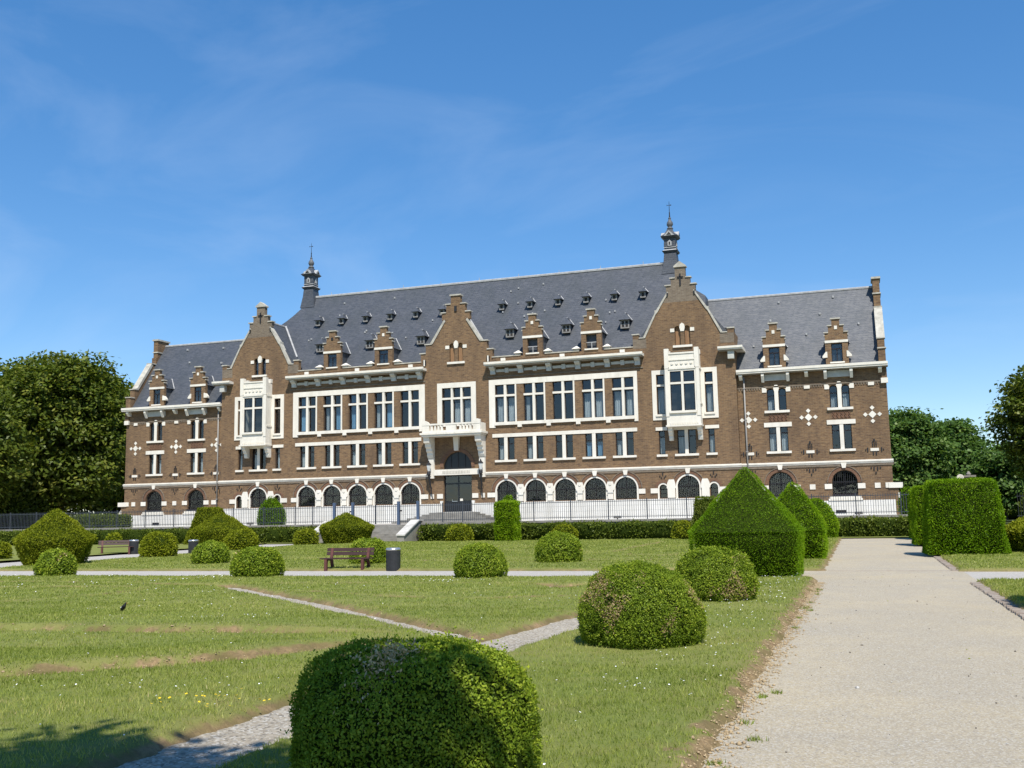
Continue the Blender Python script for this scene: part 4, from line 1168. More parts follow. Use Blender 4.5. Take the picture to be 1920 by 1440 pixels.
# ---- centre with portal, balcony and gable
def centre():
    y = -0.02
    holes = [rect(-1.25, 1.25, 9.1, 12.0), arch(-.36, .22, 14.1, 15.4, 8), arch(.36, .22, 14.1, 15.4, 8), arch(0, 1.2, 2.1, 5.66, 16)]
    right = [(3.095, TZ - .3), (3.095, 14.9), (2.65, 14.9), (2.65, 15.62), (2.1, 15.62), (.98, 17.45), (.98, 17.55), (1.2, 17.55), (1.2, 18.12), (.82, 18.12), (.82, 18.8), (.41, 18.8), (.41, 19.5)]
    poly = right + [(-p[0], p[1]) for p in reversed(right)]
    P(MB().prism(poly, y, y + .42, holes), 'gable_wall', 'brick')
    P(MB().box(-2.9, 2.9, y + 1.6, y + 1.7, TZ, 15.5), 'interior', 'interior')
    gt = P(MB().box(-.49, .49, y - .09, y + .5, 19.503, 19.62), 'gable_cap', 'coping')
    for q in (-1, 1):
        MB().box(q * .41, q * .92, y - .07, y + .46, 18.803, 18.89).build('step_coping', 'coping', gt)
        MB().box(q * .82, q * 1.3, y - .07, y + .46, 18.123, 18.21).build('step_coping', 'coping', gt)
        MB().box(q * 2.1, q * 2.75, y - .07, y + .46, 15.623, 15.71).build('step_coping', 'coping', gt)
        MB().box(q * 2.65, q * 3.2, y - .07, y + .46, 14.903, 14.99).build('step_coping', 'coping', gt)
        MB().prism([(q * .9, 17.45), (q * 1.0, 17.6), (q * 2.25, 15.72), (q * 2.05, 15.65)], y - .07, y + .46).build('gable_coping', 'coping', gt)
        an = MB().box(q * 2.75 - .12, q * 2.75 + .12, y - .1, y - .003, 13.95, 14.35)
        an.build('iron_anchor', 'iron', gt)
        MB().box(q * 2.75 - .05, q * 2.75 + .05, y - .12, y - .102, 13.9, 14.4).build('anchor_pin', 'white_stone', gt)
    MB().box(-.1, .1, y - .08, y - .003, 18.2, 18.65).build('iron_anchor', 'iron', gt)
    w = P(MB().box(-.56, -.16, y + .22, y + .26, 14.11, 15.6), 'window', 'shutter')
    MB().box(.16, .56, y + .22, y + .26, 14.11, 15.6).build('shutter', 'shutter', w)
    MB().prism([(-.13, 15.2), (.13, 15.2), (.2, 15.5), (.16, 15.72), (0, 15.84), (-.16, 15.72), (-.2, 15.5)], y - .05, y + .1).build('centre_stone', 'white_stone', w)
    MB().box(-.75, .75, y - .13, y + .2, 13.92, 14.09).build('sill', 'white_stone', w)
    for q in (-1, 1):
        MB().box(q * .59, q * .92, y - .05, y + .05, 15.17, 15.44).build('side_stone', 'white_stone', w)
    # main window: three lights
    P(MB().prism(rect(-1.66, 1.66, 8.9, 12.4), y - .07, y + .05, [rect(-1.25, 1.25, 9.1, 12.0)]), 'window_surround', 'white_stone')
    e = [(-1.25, -.49), (-.33, .33), (.49, 1.25)]
    w = window([rect(a, b, 9.1, 11.06) for a, b in e] + [rect(a, b, 11.22, 12.0) for a, b in e], y - .02, 'window', .06)
    for x in (-.41, .41):
        MB().box(x - .078, x + .078, y - .04, y + .26, 9.1, 12.0).build('mullion', 'white_stone', w)
    for a, b in e:
        MB().box(a + .002, b - .002, y - .03, y + .25, 11.063, 11.217).build('transom', 'white_stone', w)
    curtain(w, -.3, .3, 9.15, 10.8, y + .42); curtain(w, .55, 1.2, 9.15, 10.95, y + .42)
    # balcony
    yb = y - 1.3
    bc = P(MB().box(-2.62, 2.62, yb - .12, y - .003, 8.2, 8.36), 'balcony', 'white_stone')
    MB().box(-2.5, 2.5, yb - .04, y - .003, 8.06, 8.197).build('slab_moulding', 'white_stone', bc)
    MB().box(-2.45, 2.45, yb, yb + .18, 8.363, 8.52).build('base_rail', 'white_stone', bc)
    MB().box(-2.45, 2.45, yb - .02, yb + .2, 8.93, 9.06).build('top_rail', 'white_stone', bc)
    for x0, x1 in ((-2.45, -1.85), (-.42, .42), (1.85, 2.45)):
        MB().box(x0, x1, yb + .003, yb + .177, 8.523, 8.927).build('pier', 'white_stone', bc)
    for x in (-1.63, -1.35, -1.07, -.79, .79, 1.07, 1.35, 1.63):
        MB().frustum(x, yb + .09, 8.523, 8.927, .1, .06, .07, .06).build('baluster', 'white_stone', bc)
    for q in (-1, 1):
        MB().box(q * 2.27, q * 2.45, yb + .181, y - .003, 8.363, 9.04).build('side_rail', 'white_stone', bc)
        MB().prism([(q * 2.45, 9.063), (q * 2.45, 9.25), (q * 2.2, 9.32), (q * 1.95, 9.2), (q * 1.85, 9.063)], yb - .02, yb + .2).build('corner_scroll', 'white_stone', bc)
        # corbel and pilaster
        MB().prism_x([(y, 6.4), (y - .3, 6.4), (y - .42, 6.62), (y - .42, 6.82), (y - .6, 6.95), (y - .62, 7.15), (y - .82, 7.28), (y - .84, 7.5), (y - 1.1, 7.6), (y - 1.15, 7.85), (y - 1.2, 8.055), (y, 8.055)], q * 1.93, q * 2.42).build('corbel', 'white_stone', bc)
        P(MB().box(q * 1.93, q * 2.4, y - .25, y + .02, 4.8, 6.395), 'pilaster', 'white_stone')
        P(MB().box(q * 1.25, q * 1.75, y - .06, y + .02, 3.2, 3.56), 'white_block', 'white_stone')
        P(MB().box(q * 2.02, q * 2.3, y - .06, y + .02, 3.2, 3.56), 'white_block', 'white_stone')
        P(MB().box(q * 2.52, q * 2.9, y - .06, y + .02, 3.2, 3.56), 'white_block', 'white_stone')
        P(MB().box(q * 1.24, q * 1.45, y - .16, y + .02, TZ, 3.0), 'door_jamb', 'white_plinth')
        # torch shaped wall lamp leaning out from the wall
        p0, p1 = Vector((q * 2.12, y - .05, 3.15)), Vector((q * 2.2, y - .62, 5.05))
        lp = P(MB().tube([p0, p0.lerp(p1, .5), p1], [.025, .06, .09], 8), 'wall_lamp', 'iron')
        MB().lathe(p1.x, p1.y, [(.07, 5.0), (.17, 5.1), (.15, 5.3), (.1, 5.38)], 8).build('lamp_basket', 'iron', lp)
        MB().lathe(p1.x, p1.y, [(.1, 5.39), (.19, 5.8), (.17, 5.86)], 6).build('lamp_glass', 'lamp_glass', lp)
        MB().lathe(p1.x, p1.y, [(.23, 5.863), (.2, 5.92), (.08, 6.05), (.03, 6.2)], 6).build('lamp_cap', 'iron', lp)
        MB().tube([(p1.x, y + .0, 4.95), (p1.x, p1.y, 5.05)], [.03, .03], 6).build('lamp_arm', 'iron', lp)
        MB().tube([(p1.x, y + .0, 4.0), (p1.x, y - .3, 4.3), (p1.x, p1.y, 4.95)], [.02] * 3, 6).build('lamp_scroll', 'iron', lp)
        # plinth and string course either side of the door
        x0, x1 = sorted((q * 1.46, q * 3.09))
        P(MB().box(x0, x1, y - .14, y + .02, TZ - .3, 2.78), 'plinth', 'white_plinth')
        x0, x1 = sorted((q * 2.405, q * 3.095))
        string_course(x0, x1, y)
    # portal
    P(MB().prism(ring(0, 5.66, 1.21, 1.5), y - .05, y + .05), 'arch_hood', 'brick_red')
    P(MB().prism([(-.16, 6.95), (.16, 6.95), (.24, 8.05), (-.24, 8.05)], y - .3, y + .03), 'keystone', 'white_stone')
    lt = P(MB().box(-1.925, 1.925, y - .28, y + .3, 5.03, 5.48), 'door_lintel', 'white_stone')
    m = MB()
    for i in range(18):
        x = -1.15 + i * .13
        m.box(x, x + .07, y - .3, y - .283, 5.14, 5.36)
    m.build('fluting', 'coping', lt)['kind'] = 'stuff'
    fan = P(MB().prism(arch(0, 1.195, 5.485, 5.66, 16), y + .2, y + .24), 'fanlight', 'door')
    fb = MB()
    for x in (-.6, 0, .6):
        fb.box(x - .03, x + .03, y + .15, y + .198, 5.49, 5.66 + math.sqrt(1.195 ** 2 - x * x) - .03)
    fb.build('glazing_bar', 'iron', fan)['kind'] = 'stuff'
    dr = P(MB().prism(rect(-1.195, 1.195, 2.1, 5.028), y + .22, y + .28, [rect(-1.1, -.06, 3.0, 4.3), rect(.06, 1.1, 3.0, 4.3), rect(-1.1, -.06, 4.42, 4.95), rect(.06, 1.1, 4.42, 4.95)]), 'door', 'door')
    for a, b in ((-1.1, -.06), (.06, 1.1)):
        MB().prism(rect(a, b, 3.0, 4.3), y + .245, y + .255).build('pane', 'glass', dr)
        MB().prism(rect(a, b, 4.42, 4.95), y + .245, y + .255).build('pane', 'glass', dr)
        MB().box(a + .05, b - .05, y + .2, y + .218, 2.25, 2.85).build('panel', 'door', dr)
    MB().box(.12, .36, y + .19, y + .2, 2.98, 3.16).build('notice', 'white_stone', dr)
    MB().box(-.55, -.1, y + .185, y + .2, 2.94, 2.985).build('push_bar', 'bin_rim', dr)
    MB().box(-.56, -.52, y + .185, y + .2, 3.0, 3.1).build('handle', 'bin_rim', dr)
    # roof
    rf = MB().add([(-2.5, y + .3, 14.9), (2.5, y + .3, 14.9), (0, y + .3, 18.05), (-2.5, 4.2, 14.9), (2.5, 4.2, 14.9), (0, 4.2, 18.05)],
                  [(0, 1, 2), (3, 5, 4), (0, 2, 5, 3), (1, 4, 5, 2), (0, 3, 4, 1)])
    rf = P(rf, 'gable_roof', 'slate')
    MB().tube([(0, .4, 18.08), (0, main_y(18.05) - .02, 18.08)], [.08, .08], 6).build('ridge_cap', 'lead', rf)
    for q in (-1, 1):
        MB().tube([(q * .05, main_y(18.05) - .05, 18.05), (q * 2.2, main_y(15.3) - .05, 15.3)], [.08, .08], 5).build('valley_flashing', 'lead', rf)
    # entrance steps on three sides
    es = P(MB().box(-1.9, 1.9, -1.3, -.165, TZ - .2, 2.09), 'entrance_landing', 'step_stone')
    for i in range(5):
        hw, d, z = 1.9 + (i + 1) * .46, 1.3 + (i + 1) * .4, 2.09 - (i + 1) * .133
        MB().box(-hw, hw, -d, -.165, TZ - .2 if i == 4 else z - .14, z).build('step', 'step_stone', es)
    MB().box(-1.5, 1.5, -.9, -.17, 2.093, 2.13).build('door_sill', 'pale_stone', es)
centre()

# ---- main roof with bell-cast hips, lanterns and lucarnes
rows = []
NZ = 14
for i in range(NZ + 1):
    z = 14.0 + (21.9 - 14.0) * i / NZ
    d = 21.9 - z
    xh = min(16.75 + 0.25 * d + 0.17 * d * d, 19.6)
    rows.append((xh, main_y(z), 11.6 - (main_y(z) - .0), z))
vs_, fs_ = [], []
for xh, yf, yb, z in rows:
    vs_ += [(-xh, yf, z), (xh, yf, z), (xh, yb, z), (-xh, yb, z)]
for i in range(NZ):
    for k in range(4):
        fs_.append((4 * i + k, 4 * i + (k + 1) % 4, 4 * i + 4 + (k + 1) % 4, 4 * i + 4 + k))
fs_ += [(3, 2, 1, 0), (4 * NZ, 4 * NZ + 1, 4 * NZ + 2, 4 * NZ + 3)]
roof = P(MB().add(vs_, fs_), 'main_roof', 'slate')
MB().tube([(-16.1, 5.8, 21.93), (16.1, 5.8, 21.93)], [.13, .13], 6).build('ridge_cap', 'lead', roof)
for i in range(9):
    x = -14.5 + i * 3.6
    MB().tube([(x, 5.8, 22.0), (x, 5.8, 22.28)], [.03, .02], 5).build('ridge_hook', 'lead', roof)
for i in range(34):
    x = random.uniform(-15, 15); z = random.uniform(15.0, 21.2)
    MB().box(x - .05, x + .05, main_y(z) - .1, main_y(z) + .1, z, z + .14).build('roof_hook', 'lead', roof)
P(MB().box(-21.6, 21.6, 11.0, 11.4, TZ - .3, 14.0), 'back_wall', 'brick')

def lucarne(x, z, w, h):
    """small roof dormer with hipped slate cap"""
    y = main_y(z)
    ht = h
    d = P(MB().box(x - w, x + w, y - .25, main_y(z + ht) + .1, z, z + ht), 'lucarne', 'slate')
    MB().prism([(x - w - .04, z - .04), (x + w + .04, z - .04), (x + w + .04, z + ht), (x - w - .04, z + ht)], y - .31, y - .253, [rect(x - w + .07, x + w - .07, z + .06, z + ht - .07)]).build('frame', 'weathered_wood', d)
    MB().box(x - w + .1, x + w - .1, y - .29, y - .253, z + .08, z + ht - .1).build('opening', 'interior', d)
    if w > .3:
        MB().box(x - .03, x + .03, y - .3, y - .285, z + .08, z + ht - .1).build('bar', 'lead', d)
        MB().box(x - w + .1, x + w - .1, y - .302, y - .287, z + ht * .45, z + ht * .5).build('bar', 'lead', d)
    e = w + .17
    zt = z + ht
    top = zt + e * 1.25
    ya = y - .52
    yt = y - .02
    ye = main_y(top) + .15
    MB().add([(x - e, ya, zt), (x + e, ya, zt), (x + e, main_y(zt) + .2, zt), (x - e, main_y(zt) + .2, zt), (x, yt, top), (x, ye, top)],
             [(0, 1, 4), (1, 2, 5, 4), (2, 3, 5), (3, 0, 4, 5), (3, 2, 1, 0)]).build('cap', 'slate', d)
    MB().tube([(x, yt + .05, top + .02), (x, main_y(top) - .02, top + .03), (x + e, main_y(zt) - .06, zt + .05)], [.05, .05, .045], 5).build('flashing', 'lead', d)
for s in (-1, 1):
    for x in (2.75, 5.2, 7.62, 9.98, 12.33, 14.66):
        lucarne(s * x + (0.12 if s < 0 else 0), 18.78, .18, .44)
    for x in (4.05, 8.78, 13.52):
        lucarne(s * x + (.25 if s < 0 else 0), 16.08, .31, .62)

def lantern(x):
    y = 5.8
    t = P(MB().frustum(x, y, 20.9, 22.0, .72, .54).frustum(x, y, 22.0, 22.7, .54, .48), 'roof_lantern', 'slate')
    MB().frustum(x, y, 22.703, 22.86, .54, .64).build('base_moulding', 'slate', t)
    MB().frustum(x, y, 22.863, 22.97, .61, .48).build('base_moulding', 'lead', t)
    MB().box(x - .46, x + .46, y - .46, y + .46, 22.973, 23.9).build('body', 'slate', t)
    MB().box(x - .5, x + .5, y - .5, y + .5, 23.1, 23.16).build('band', 'lead', t)
    MB().frustum(x, y, 23.903, 24.06, .54, .7).build('eaves', 'slate', t)
    MB().frustum(x, y, 24.063, 24.3, .7, .42).frustum(x, y, 24.3, 24.72, .42, .2).build('bell_roof', 'slate', t)
    for q in (0, 1, 2, 3):
        a = q * math.pi / 2
        c, s_ = math.cos(a), math.sin(a)
        def rot(p):
            return (x + p[0] * c - p[1] * s_, y + p[0] * s_ + p[1] * c, p[2])
        MB().add([rot(p) for p in [(-.42, -.73, 24.065), (.42, -.73, 24.065), (0, -.73, 24.5), (-.42, -.2, 24.065), (.42, -.2, 24.065), (0, -.2, 24.5)]],
                 [(0, 1, 2), (3, 5, 4), (0, 2, 5, 3), (1, 4, 5, 2), (0, 3, 4, 1)]).build('gablet', 'lead', t)
        MB().add([rot(p) for p in [(-.2, -.75, 24.12), (.2, -.75, 24.12), (0, -.75, 24.36), (-.2, -.73, 24.12), (.2, -.73, 24.12), (0, -.73, 24.36)]],
                 [(0, 1, 2), (3, 5, 4), (0, 2, 5, 3), (1, 4, 5, 2), (0, 3, 4, 1)]).build('gablet_opening', 'interior', t)
        MB().add([rot(p) for p in [(-.16, -.53, 23.25), (.16, -.53, 23.25), (.16, -.53, 23.6), (0, -.53, 23.75), (-.16, -.53, 23.6), (-.16, -.45, 23.25), (.16, -.45, 23.25), (.16, -.45, 23.6), (0, -.45, 23.75), (-.16, -.45, 23.6)]],
                 [(0, 1, 2, 3, 4), (9, 8, 7, 6, 5), (0, 5, 6, 1), (1, 6, 7, 2), (2, 7, 8, 3), (3, 8, 9, 4), (4, 9, 5, 0)]).build('opening', 'lead', t)
        MB().box(*sorted((rot((-.06, 0, 0))[0], rot((.06, 0, 0))[0])), *sorted((rot((0, -.545, 0))[1], rot((0, -.53, 0))[1])), 23.34, 23.58).build('slit', 'interior', t) if q in (0, 2) else None
    MB().lathe(x, y, [(.2, 24.723), (.27, 24.78), (.24, 24.86), (.14, 24.92), (.2, 25.0), (.27, 25.14), (.24, 25.32), (.13, 25.5), (.09, 25.62), (.13, 25.68), (.07, 25.75)], 10).build('finial_ball', 'slate_grey', t, True)
    MB().lathe(x, y, [(.06, 25.753), (.04, 26.1), (.06, 26.14), (.028, 26.2), (.018, 27.0), (.005, 27.15)], 6).build('spike', 'iron', t)
    m = MB().box(x - .2, x + .08, y - .008, y + .008, 26.77, 26.8)
    m.prism([(x + .08, 26.72), (x + .2, 26.78), (x + .08, 26.85)], y - .007, y + .007)
    m.prism([(x - .2, 26.74), (x - .13, 26.785), (x - .2, 26.86)], y - .007, y + .007)
    m.build('weather_vane', 'iron', t)['kind'] = 'stuff'
lantern(16.62)
lantern(-16.62)

# ------------------------------------------------------------------ foliage tools
def sample_tris(V, T, n, r):
    a, b, c = V[T[:, 0]], V[T[:, 1]], V[T[:, 2]]
    cr = np.cross(b - a, c - a)
    ar = np.linalg.norm(cr, axis=1) / 2
    nn = cr / np.maximum(np.linalg.norm(cr, axis=1, keepdims=True), 1e-9)
    k = r.choice(len(T), n, p=ar / ar.sum())
    u, v = r.random(n), r.random(n)
    f = u + v > 1
    u[f], v[f] = 1 - u[f], 1 - v[f]
    return a[k] + u[:, None] * (b - a)[k] + v[:, None] * (c - a)[k], nn[k], ar.sum()

def unit(a):
    return a / np.maximum(np.linalg.norm(a, axis=1, keepdims=True), 1e-9)

def leaf_quads(Pn, N, length, width, r, align=0.6, fold=0.0):
    """one rhombic blade per point; returns vertices (4n) and faces"""
    n = len(Pn)
    nn = unit(N * align + r.normal(size=(n, 3)) * (1 - align))
    t = unit(np.cross(nn, r.normal(size=(n, 3))))
    b = np.cross(nn, t)
    L = (length * r.uniform(.7, 1.3, n))[:, None] / 2
    W = (width * r.uniform(.7, 1.3, n))[:, None] / 2
    V = np.stack([Pn - t * L, Pn + b * W, Pn + t * L, Pn - b * W], 1).reshape(-1, 3)
    Fq = np.arange(4 * n).reshape(n, 4)
    return V, Fq

def shoot_quads(Pn, N, length, width, r, spread=.5):
    """blades standing out of the clipped surface along its normal"""
    n = len(Pn)
    t = unit(N + r.normal(size=(n, 3)) * spread)
    b = unit(np.cross(t, r.normal(size=(n, 3))))
    L = (length * r.uniform(.6, 1.3, n))[:, None]
    W = (width * r.uniform(.7, 1.3, n))[:, None] / 2
    V = np.stack([Pn - t * L * .45, Pn + b * W, Pn + t * L * .55, Pn - b * W], 1).reshape(-1, 3)
    return V, np.arange(4 * n).reshape(n, 4)

def core_from(mb):
    """triangulated arrays of a builder with outward faces"""
    me = mb.mesh('tmp', 'leaf_core')
    bm = bmesh.new(); bm.from_mesh(me)
    bmesh.ops.triangulate(bm, faces=bm.faces)
    V = np.array([v.co[:] for v in bm.verts]); T = np.array([[v.index for v in f.verts] for f in bm.faces])
    bm.free(); bpy.data.meshes.remove(me)
    return V, T

def topiary(name, label, mb, loc, size, leaf, cat='bush', group=None, k=4.2, lump=0.04, fuzz=1.0, dead=0.0, seed=1, align=0.74, rotz=0.0, bare=0.0, shell=0.9, tint=0.0, slim=0.6, dips=(), style=None, pits=0.0, stray=0, corner=0):
    """clipped shrub: dark inner body plus a shell of leaves, one mesh standing at loc"""
    r = np.random.default_rng(seed)
    V, T = core_from(mb)
    p, n, area = sample_tris(V, T, 10, r)
    cnt = int(min(74000, area / size ** 2 * k))
    p, n, _ = sample_tris(V, T, cnt, r)
    up = n[:, 2] > -0.8
    p, n = p[up], n[up]
    def soften(q):
        ax, ay = np.abs(q[:, 0]) + 1e-6, np.abs(q[:, 1]) + 1e-6
        m_ = np.maximum(ax, ay)
        f = m_ / (ax ** corner + ay ** corner) ** (1 / corner) if corner else 1.0
        q = q.copy()
        wv = 1 + (.02 * vnoise(q[:, 0], q[:, 1], q[:, 2], 2.2, seed + 4) if corner else 0)
        q[:, 0] *= f * wv; q[:, 1] *= f * wv
        if corner:
            zt_ = V[:, 2].max()
            q[:, 2] -= sstep(zt_ * .86, zt_, q[:, 2]) * .05 * np.clip(np.hypot(q[:, 0], q[:, 1]) - .25, 0, 1.2)
        return q
    p = soften(p)
    n = unit(n + (unit(p * np.array([1, 1, 0])) * .35 if corner else 0))
    sc = 0.9 / max(np.ptp(V[:, 0]), .5)
    clump = vnoise(p[:, 0], p[:, 1], p[:, 2], 5.0 * sc * 1.6, seed)
    fine = vnoise(p[:, 0], p[:, 1], p[:, 2], 1.1 / size * .25, seed + 3)
    dis = lump * clump + size * 1.0 * fine + size * fuzz * r.normal(0, .5, len(p))
    pit = vnoise(p[:, 0], p[:, 1], p[:, 2], 9.0 * sc * 1.6, seed + 5)
    dis = dis - pits * sstep(.35, .8, pit)
    for (dx, dy, dz, rad, dep) in dips:
        q = np.exp(-(((p - np.array([dx, dy, dz])) ** 2).sum(1)) / rad ** 2)
        dis = dis - dep * q
    p2 = p + n * dis[:, None]
    p2[:, 2] = np.maximum(p2[:, 2], 0.01)
    lv = 0.40 + tint + 0.13 * clump + 0.10 * fine + r.normal(0, .13, len(p))
    lv = np.clip(lv, 0, .79)
    if dead > 0:
        q = vnoise(p[:, 0], p[:, 1], p[:, 2], 2.6 * sc * 1.4, seed + 9) + 0.25 * fine
        brown = r.random(len(p)) < np.clip((q - (.62 - dead)) * 2.2, 0, .62)
        lv[brown] = r.uniform(.82, 1.0, brown.sum())
    style = style if style is not None else (0.45 if leaf == 'box_leaf' else 0.85)
    sh = r.random(len(p2)) < style
    A, AF = shoot_quads(p2[sh], n[sh], size * 1.35, size * slim, r, .55)
    Bq, BF_ = leaf_quads(p2[~sh], n[~sh], size, size * slim, r, align)
    LV = np.concatenate([A, Bq]); LF = np.concatenate([AF, BF_ + len(A)])
    lv = np.concatenate([lv[sh], lv[~sh]])
    if stray:
        k_ = r.choice(len(p2), stray)
        dr = unit(n[k_] * .8 + r.normal(size=(stray, 3)) * .5 + np.array([0, 0, .5]))
        ln = r.uniform(.03, .10, stray)
        m_ = 7
        tt = np.linspace(.1, 1, m_)
        sp_ = (p2[k_][:, None, :] + dr[:, None, :] * (ln[:, None] * tt[None])[:, :, None] + r.normal(0, size * .5, (stray, m_, 3))).reshape(-1, 3)
        SV, SF = leaf_quads(sp_, np.repeat(dr, m_, 0), size * 1.1, size * .7, r, .3)
        LF = np.concatenate([LF, SF + len(LV)]); LV = np.concatenate([LV, SV])
        lv = np.concatenate([lv, np.clip(np.repeat(r.normal(.6, .12, stray), m_), 0, .78)])
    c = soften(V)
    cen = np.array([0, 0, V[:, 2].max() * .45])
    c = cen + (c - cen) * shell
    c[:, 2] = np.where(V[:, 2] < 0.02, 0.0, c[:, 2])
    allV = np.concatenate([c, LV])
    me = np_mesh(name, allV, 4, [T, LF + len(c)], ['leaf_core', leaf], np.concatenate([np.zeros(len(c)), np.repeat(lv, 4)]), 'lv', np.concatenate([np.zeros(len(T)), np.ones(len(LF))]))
    o = bpy.data.objects.new(name, me)
    o.location = loc
    o.rotation_euler = (0, 0, rotz)
    COL.objects.link(o)
    tag(o, label, cat, group)
    return o

def lumpy_lathe(prof, seg, seed, amp, sx=1.0, sy=1.0):
    m = MB().lathe(0, 0, prof, seg)
    v = np.array(m.v)
    d = 1 + amp * vnoise(v[:, 0], v[:, 1], v[:, 2], 2.0, seed)
    v[:, 0] *= d * sx; v[:, 1] *= d * sy; v[:, 2] *= 1 + .4 * amp * vnoise(v[:, 0], v[:, 1], 0, 2.2, seed + 2)
    m.v = [tuple(x) for x in v]
    return m
def ball(r_, h, seed, amp=0.05, squash=1.0, flat=False):
    rd = [(.90, 0), (.97, .12), (1.0, .3), (.975, .48), (.90, .64), (.78, .78), (.60, .89), (.38, .96), (.15, .995), (.01, 1.0)]
    pr = [(.90, 0), (.97, .12), (1.0, .3), (.99, .5), (.945, .67), (.86, .80), (.72, .90), (.5, .963), (.22, .993), (.01, 1.0)]
    return lumpy_lathe([(a * r_, b * h) for a, b in (pr if flat else rd)], 22, seed, amp, 1.0, squash)
def gem(r_, h, zs, seed, sides=8, base=.74):
    pr = [(base, 0), (base + (1 - base) * .45, zs * .4), (1.0, zs), (.995, zs + .03), (.52, zs + (1 - zs) * .52), (.06, .985), (.01, 1.0)]
    return lumpy_lathe([(a * r_, b * h) for a, b in pr], sides, seed, .02)

def bush_at(x, y):
    h = float(gz(y))
    return (x, y, h + LAWN_H - .02)

# round box bushes: x, y, width, height, dead share, label
BUSHES = [
    (27.55, -69.35, 1.46, .905, .10, 'largest clipped box bush in the foreground with a dry tan patch on top'),
    (27.34, -61.95, 1.60, 1.02, .34, 'round box bush with brown dry patches beside the gravel path'),
    (27.38, -55.25, 1.58, .98, .27, 'round box bush in front of the big yew pyramid'),
    (20.14, -48.63, 1.50, .90, .12, 'round box bush on the near side of the cross path below the entrance'),
    (20.05, -40.57, 1.66, 1.03, .12, 'dense round box bush alone on the far lawn right of the waste bin'),
    (13.03, -48.46, 1.64, .92, .14, 'round box bush on the near edge of the cross path left of the bench'),
    (5.47, -48.39, 1.50, .92, .06, 'leftmost round box bush standing before the big gem shaped yew'),
    (6.12, -41.0, 1.58, .92, .0, 'low flattened box bush behind the cross path at left'),
    (13.06, -41.3, 1.40, .95, .0, 'leafy box bush right behind the bench'),
    (-0.95, -35.0, 1.90, 1.2, .0, 'tall smooth round box bush beside the far bench'),
    (-1.1, -28.1, 1.86, 1.12, .0, 'smooth round box bush near the second waste bin on the axis path'),
    (-1.4, -20.9, 1.62, 1.0, .0, 'round box bush at the left foot of the stair'),
    (6.9, -17.0, 1.64, 1.02, .0, 'small round bush before the hedge right of the stair'),
    (13.5, -16.9, 1.50, .96, .0, 'small round bush before the hedge behind the lone lawn bush'),
    (20.55, -17.3, 1.44, 1.03, .0, 'small round bush before the hedge left of the yew pyramid'),
    (-18.5, -17.2, 1.4, .84, .0, 'smallest round bush far left before the hedge'),
    (-8.9, -36.6, 1.5, 1.0, .0, 'round bush cut by the left edge of the picture'),
]
for i, (x, y, w, h, dead, lab) in enumerate(BUSHES):
    d = math.hypot(x - 30.1, y + 75)
    near = d < 21
    size = max(.0195, d * .00160)
    th = math.atan2(x - 30.1, y + 75) + .3267
    if i > 2:
        w *= math.cos(th) ** 2; h *= math.cos(th)
    far = d > 45
    dips = ()
    topiary('box_bush', lab, ball(w / 2 - size * .4, h - size * .4, i + 3, .05 if not far else .03, 1.0, i == 0), bush_at(x, y), size, 'box_leaf' if not far else 'gem_leaf', 'bush', 'round clipped bushes on the parterre',
            k=5.5 if near else 5.0, fuzz=1.0 if near else .7, lump=.05 if near else .03, pits=(.03 if i == 0 else .055 if i < 3 else .035) * (d < 45), stray=(260 if i < 3 else 60 if d < 40 else 0), dead=dead, seed=20 + i, tint=(.04 if i == 0 else .0 if i < 3 else .05), shell=(.95 if i == 0 else .92), dips=dips, rotz=(0 if i == 0 else i * 1.3))

# dry twigs on the crown of the foreground bush
r_ = np.random.default_rng(77)
pp = np.stack([r_.normal(.0, .075, 900), r_.normal(-.42, .10, 900), 0 * r_.normal(size=900)], 1)
pp[:400, 0] += pp[:400, 1] * .25 + .12
pp[:, 2] = .915 * (1 - (np.hypot(pp[:, 0], pp[:, 1]) / .74) ** 3.6 * .42) + r_.uniform(-.05, .045, 900)
LV, LF = leaf_quads(pp, np.tile([0, -.5, .8], (900, 1)), .024, .011, r_, .35)
me = np_mesh('dry_twigs', LV, 4, LF, ['dead_leaf'], np.repeat(r_.random(900), 4))
fb = bpy.data.objects['box_bush']
dt = bpy.data.objects.new('dry_twigs', me)
COL.objects.link(dt); dt.parent = fb; dt['kind'] = 'stuff'

# yew and box topiary of other shapes
def pyramid(hw, zs, h, bulge=.0):
    m = MB()
    m.frustum(0, 0, 0, zs, hw * .96, hw)
    n = 6
    for i in range(n):
        a, b = i / n, (i + 1) / n
        f = lambda t: hw * ((1 - t) + bulge * math.sin(math.pi * t)) + .05
        m.frustum(0, 0, zs + (h - zs) * a, zs + (h - zs) * b, f(a), f(b))
    # drop the inner caps
    m.f = [q for q in m.f if len(set(round(m.v[i][2], 4) for i in q)) > 1 or m.v[q[0]][2] in (0, h)]
    return m
def tier(name, label, mb, x, y, leaf, size=None, **kw):
    d = math.hypot(x - 30.1, y + 75)
    size = size or max(.05, d * .0021)
    size *= .72
    kw['fuzz'] = .6
    if name in ('yew_pyramid', 'yew_block'):
        kw['corner'] = 9; kw['lump'] = .045; kw['pits'] = .03
    return topiary(name, label, mb, bush_at(x, y), size, leaf, kw.pop('cat', 'topiary'), kw.pop('group', 'clipped yew shapes'), **kw)
tier('yew_pyramid', 'largest bright green yew pyramid left of the gravel path', pyramid(1.37, 1.12, 2.82), 27.22, -47.35, 'yew_leaf', .052, k=5.5, lump=.03, seed=3, slim=.3, align=.72, shell=.955)
tier('yew_pyramid', 'second yew pyramid half hidden behind the largest one', pyramid(.98, .95, 2.55, .12), 27.9, -38.6, 'yew_leaf', .08, k=5, lump=.03, seed=4, slim=.35, align=.72, shell=.95, tint=.08)
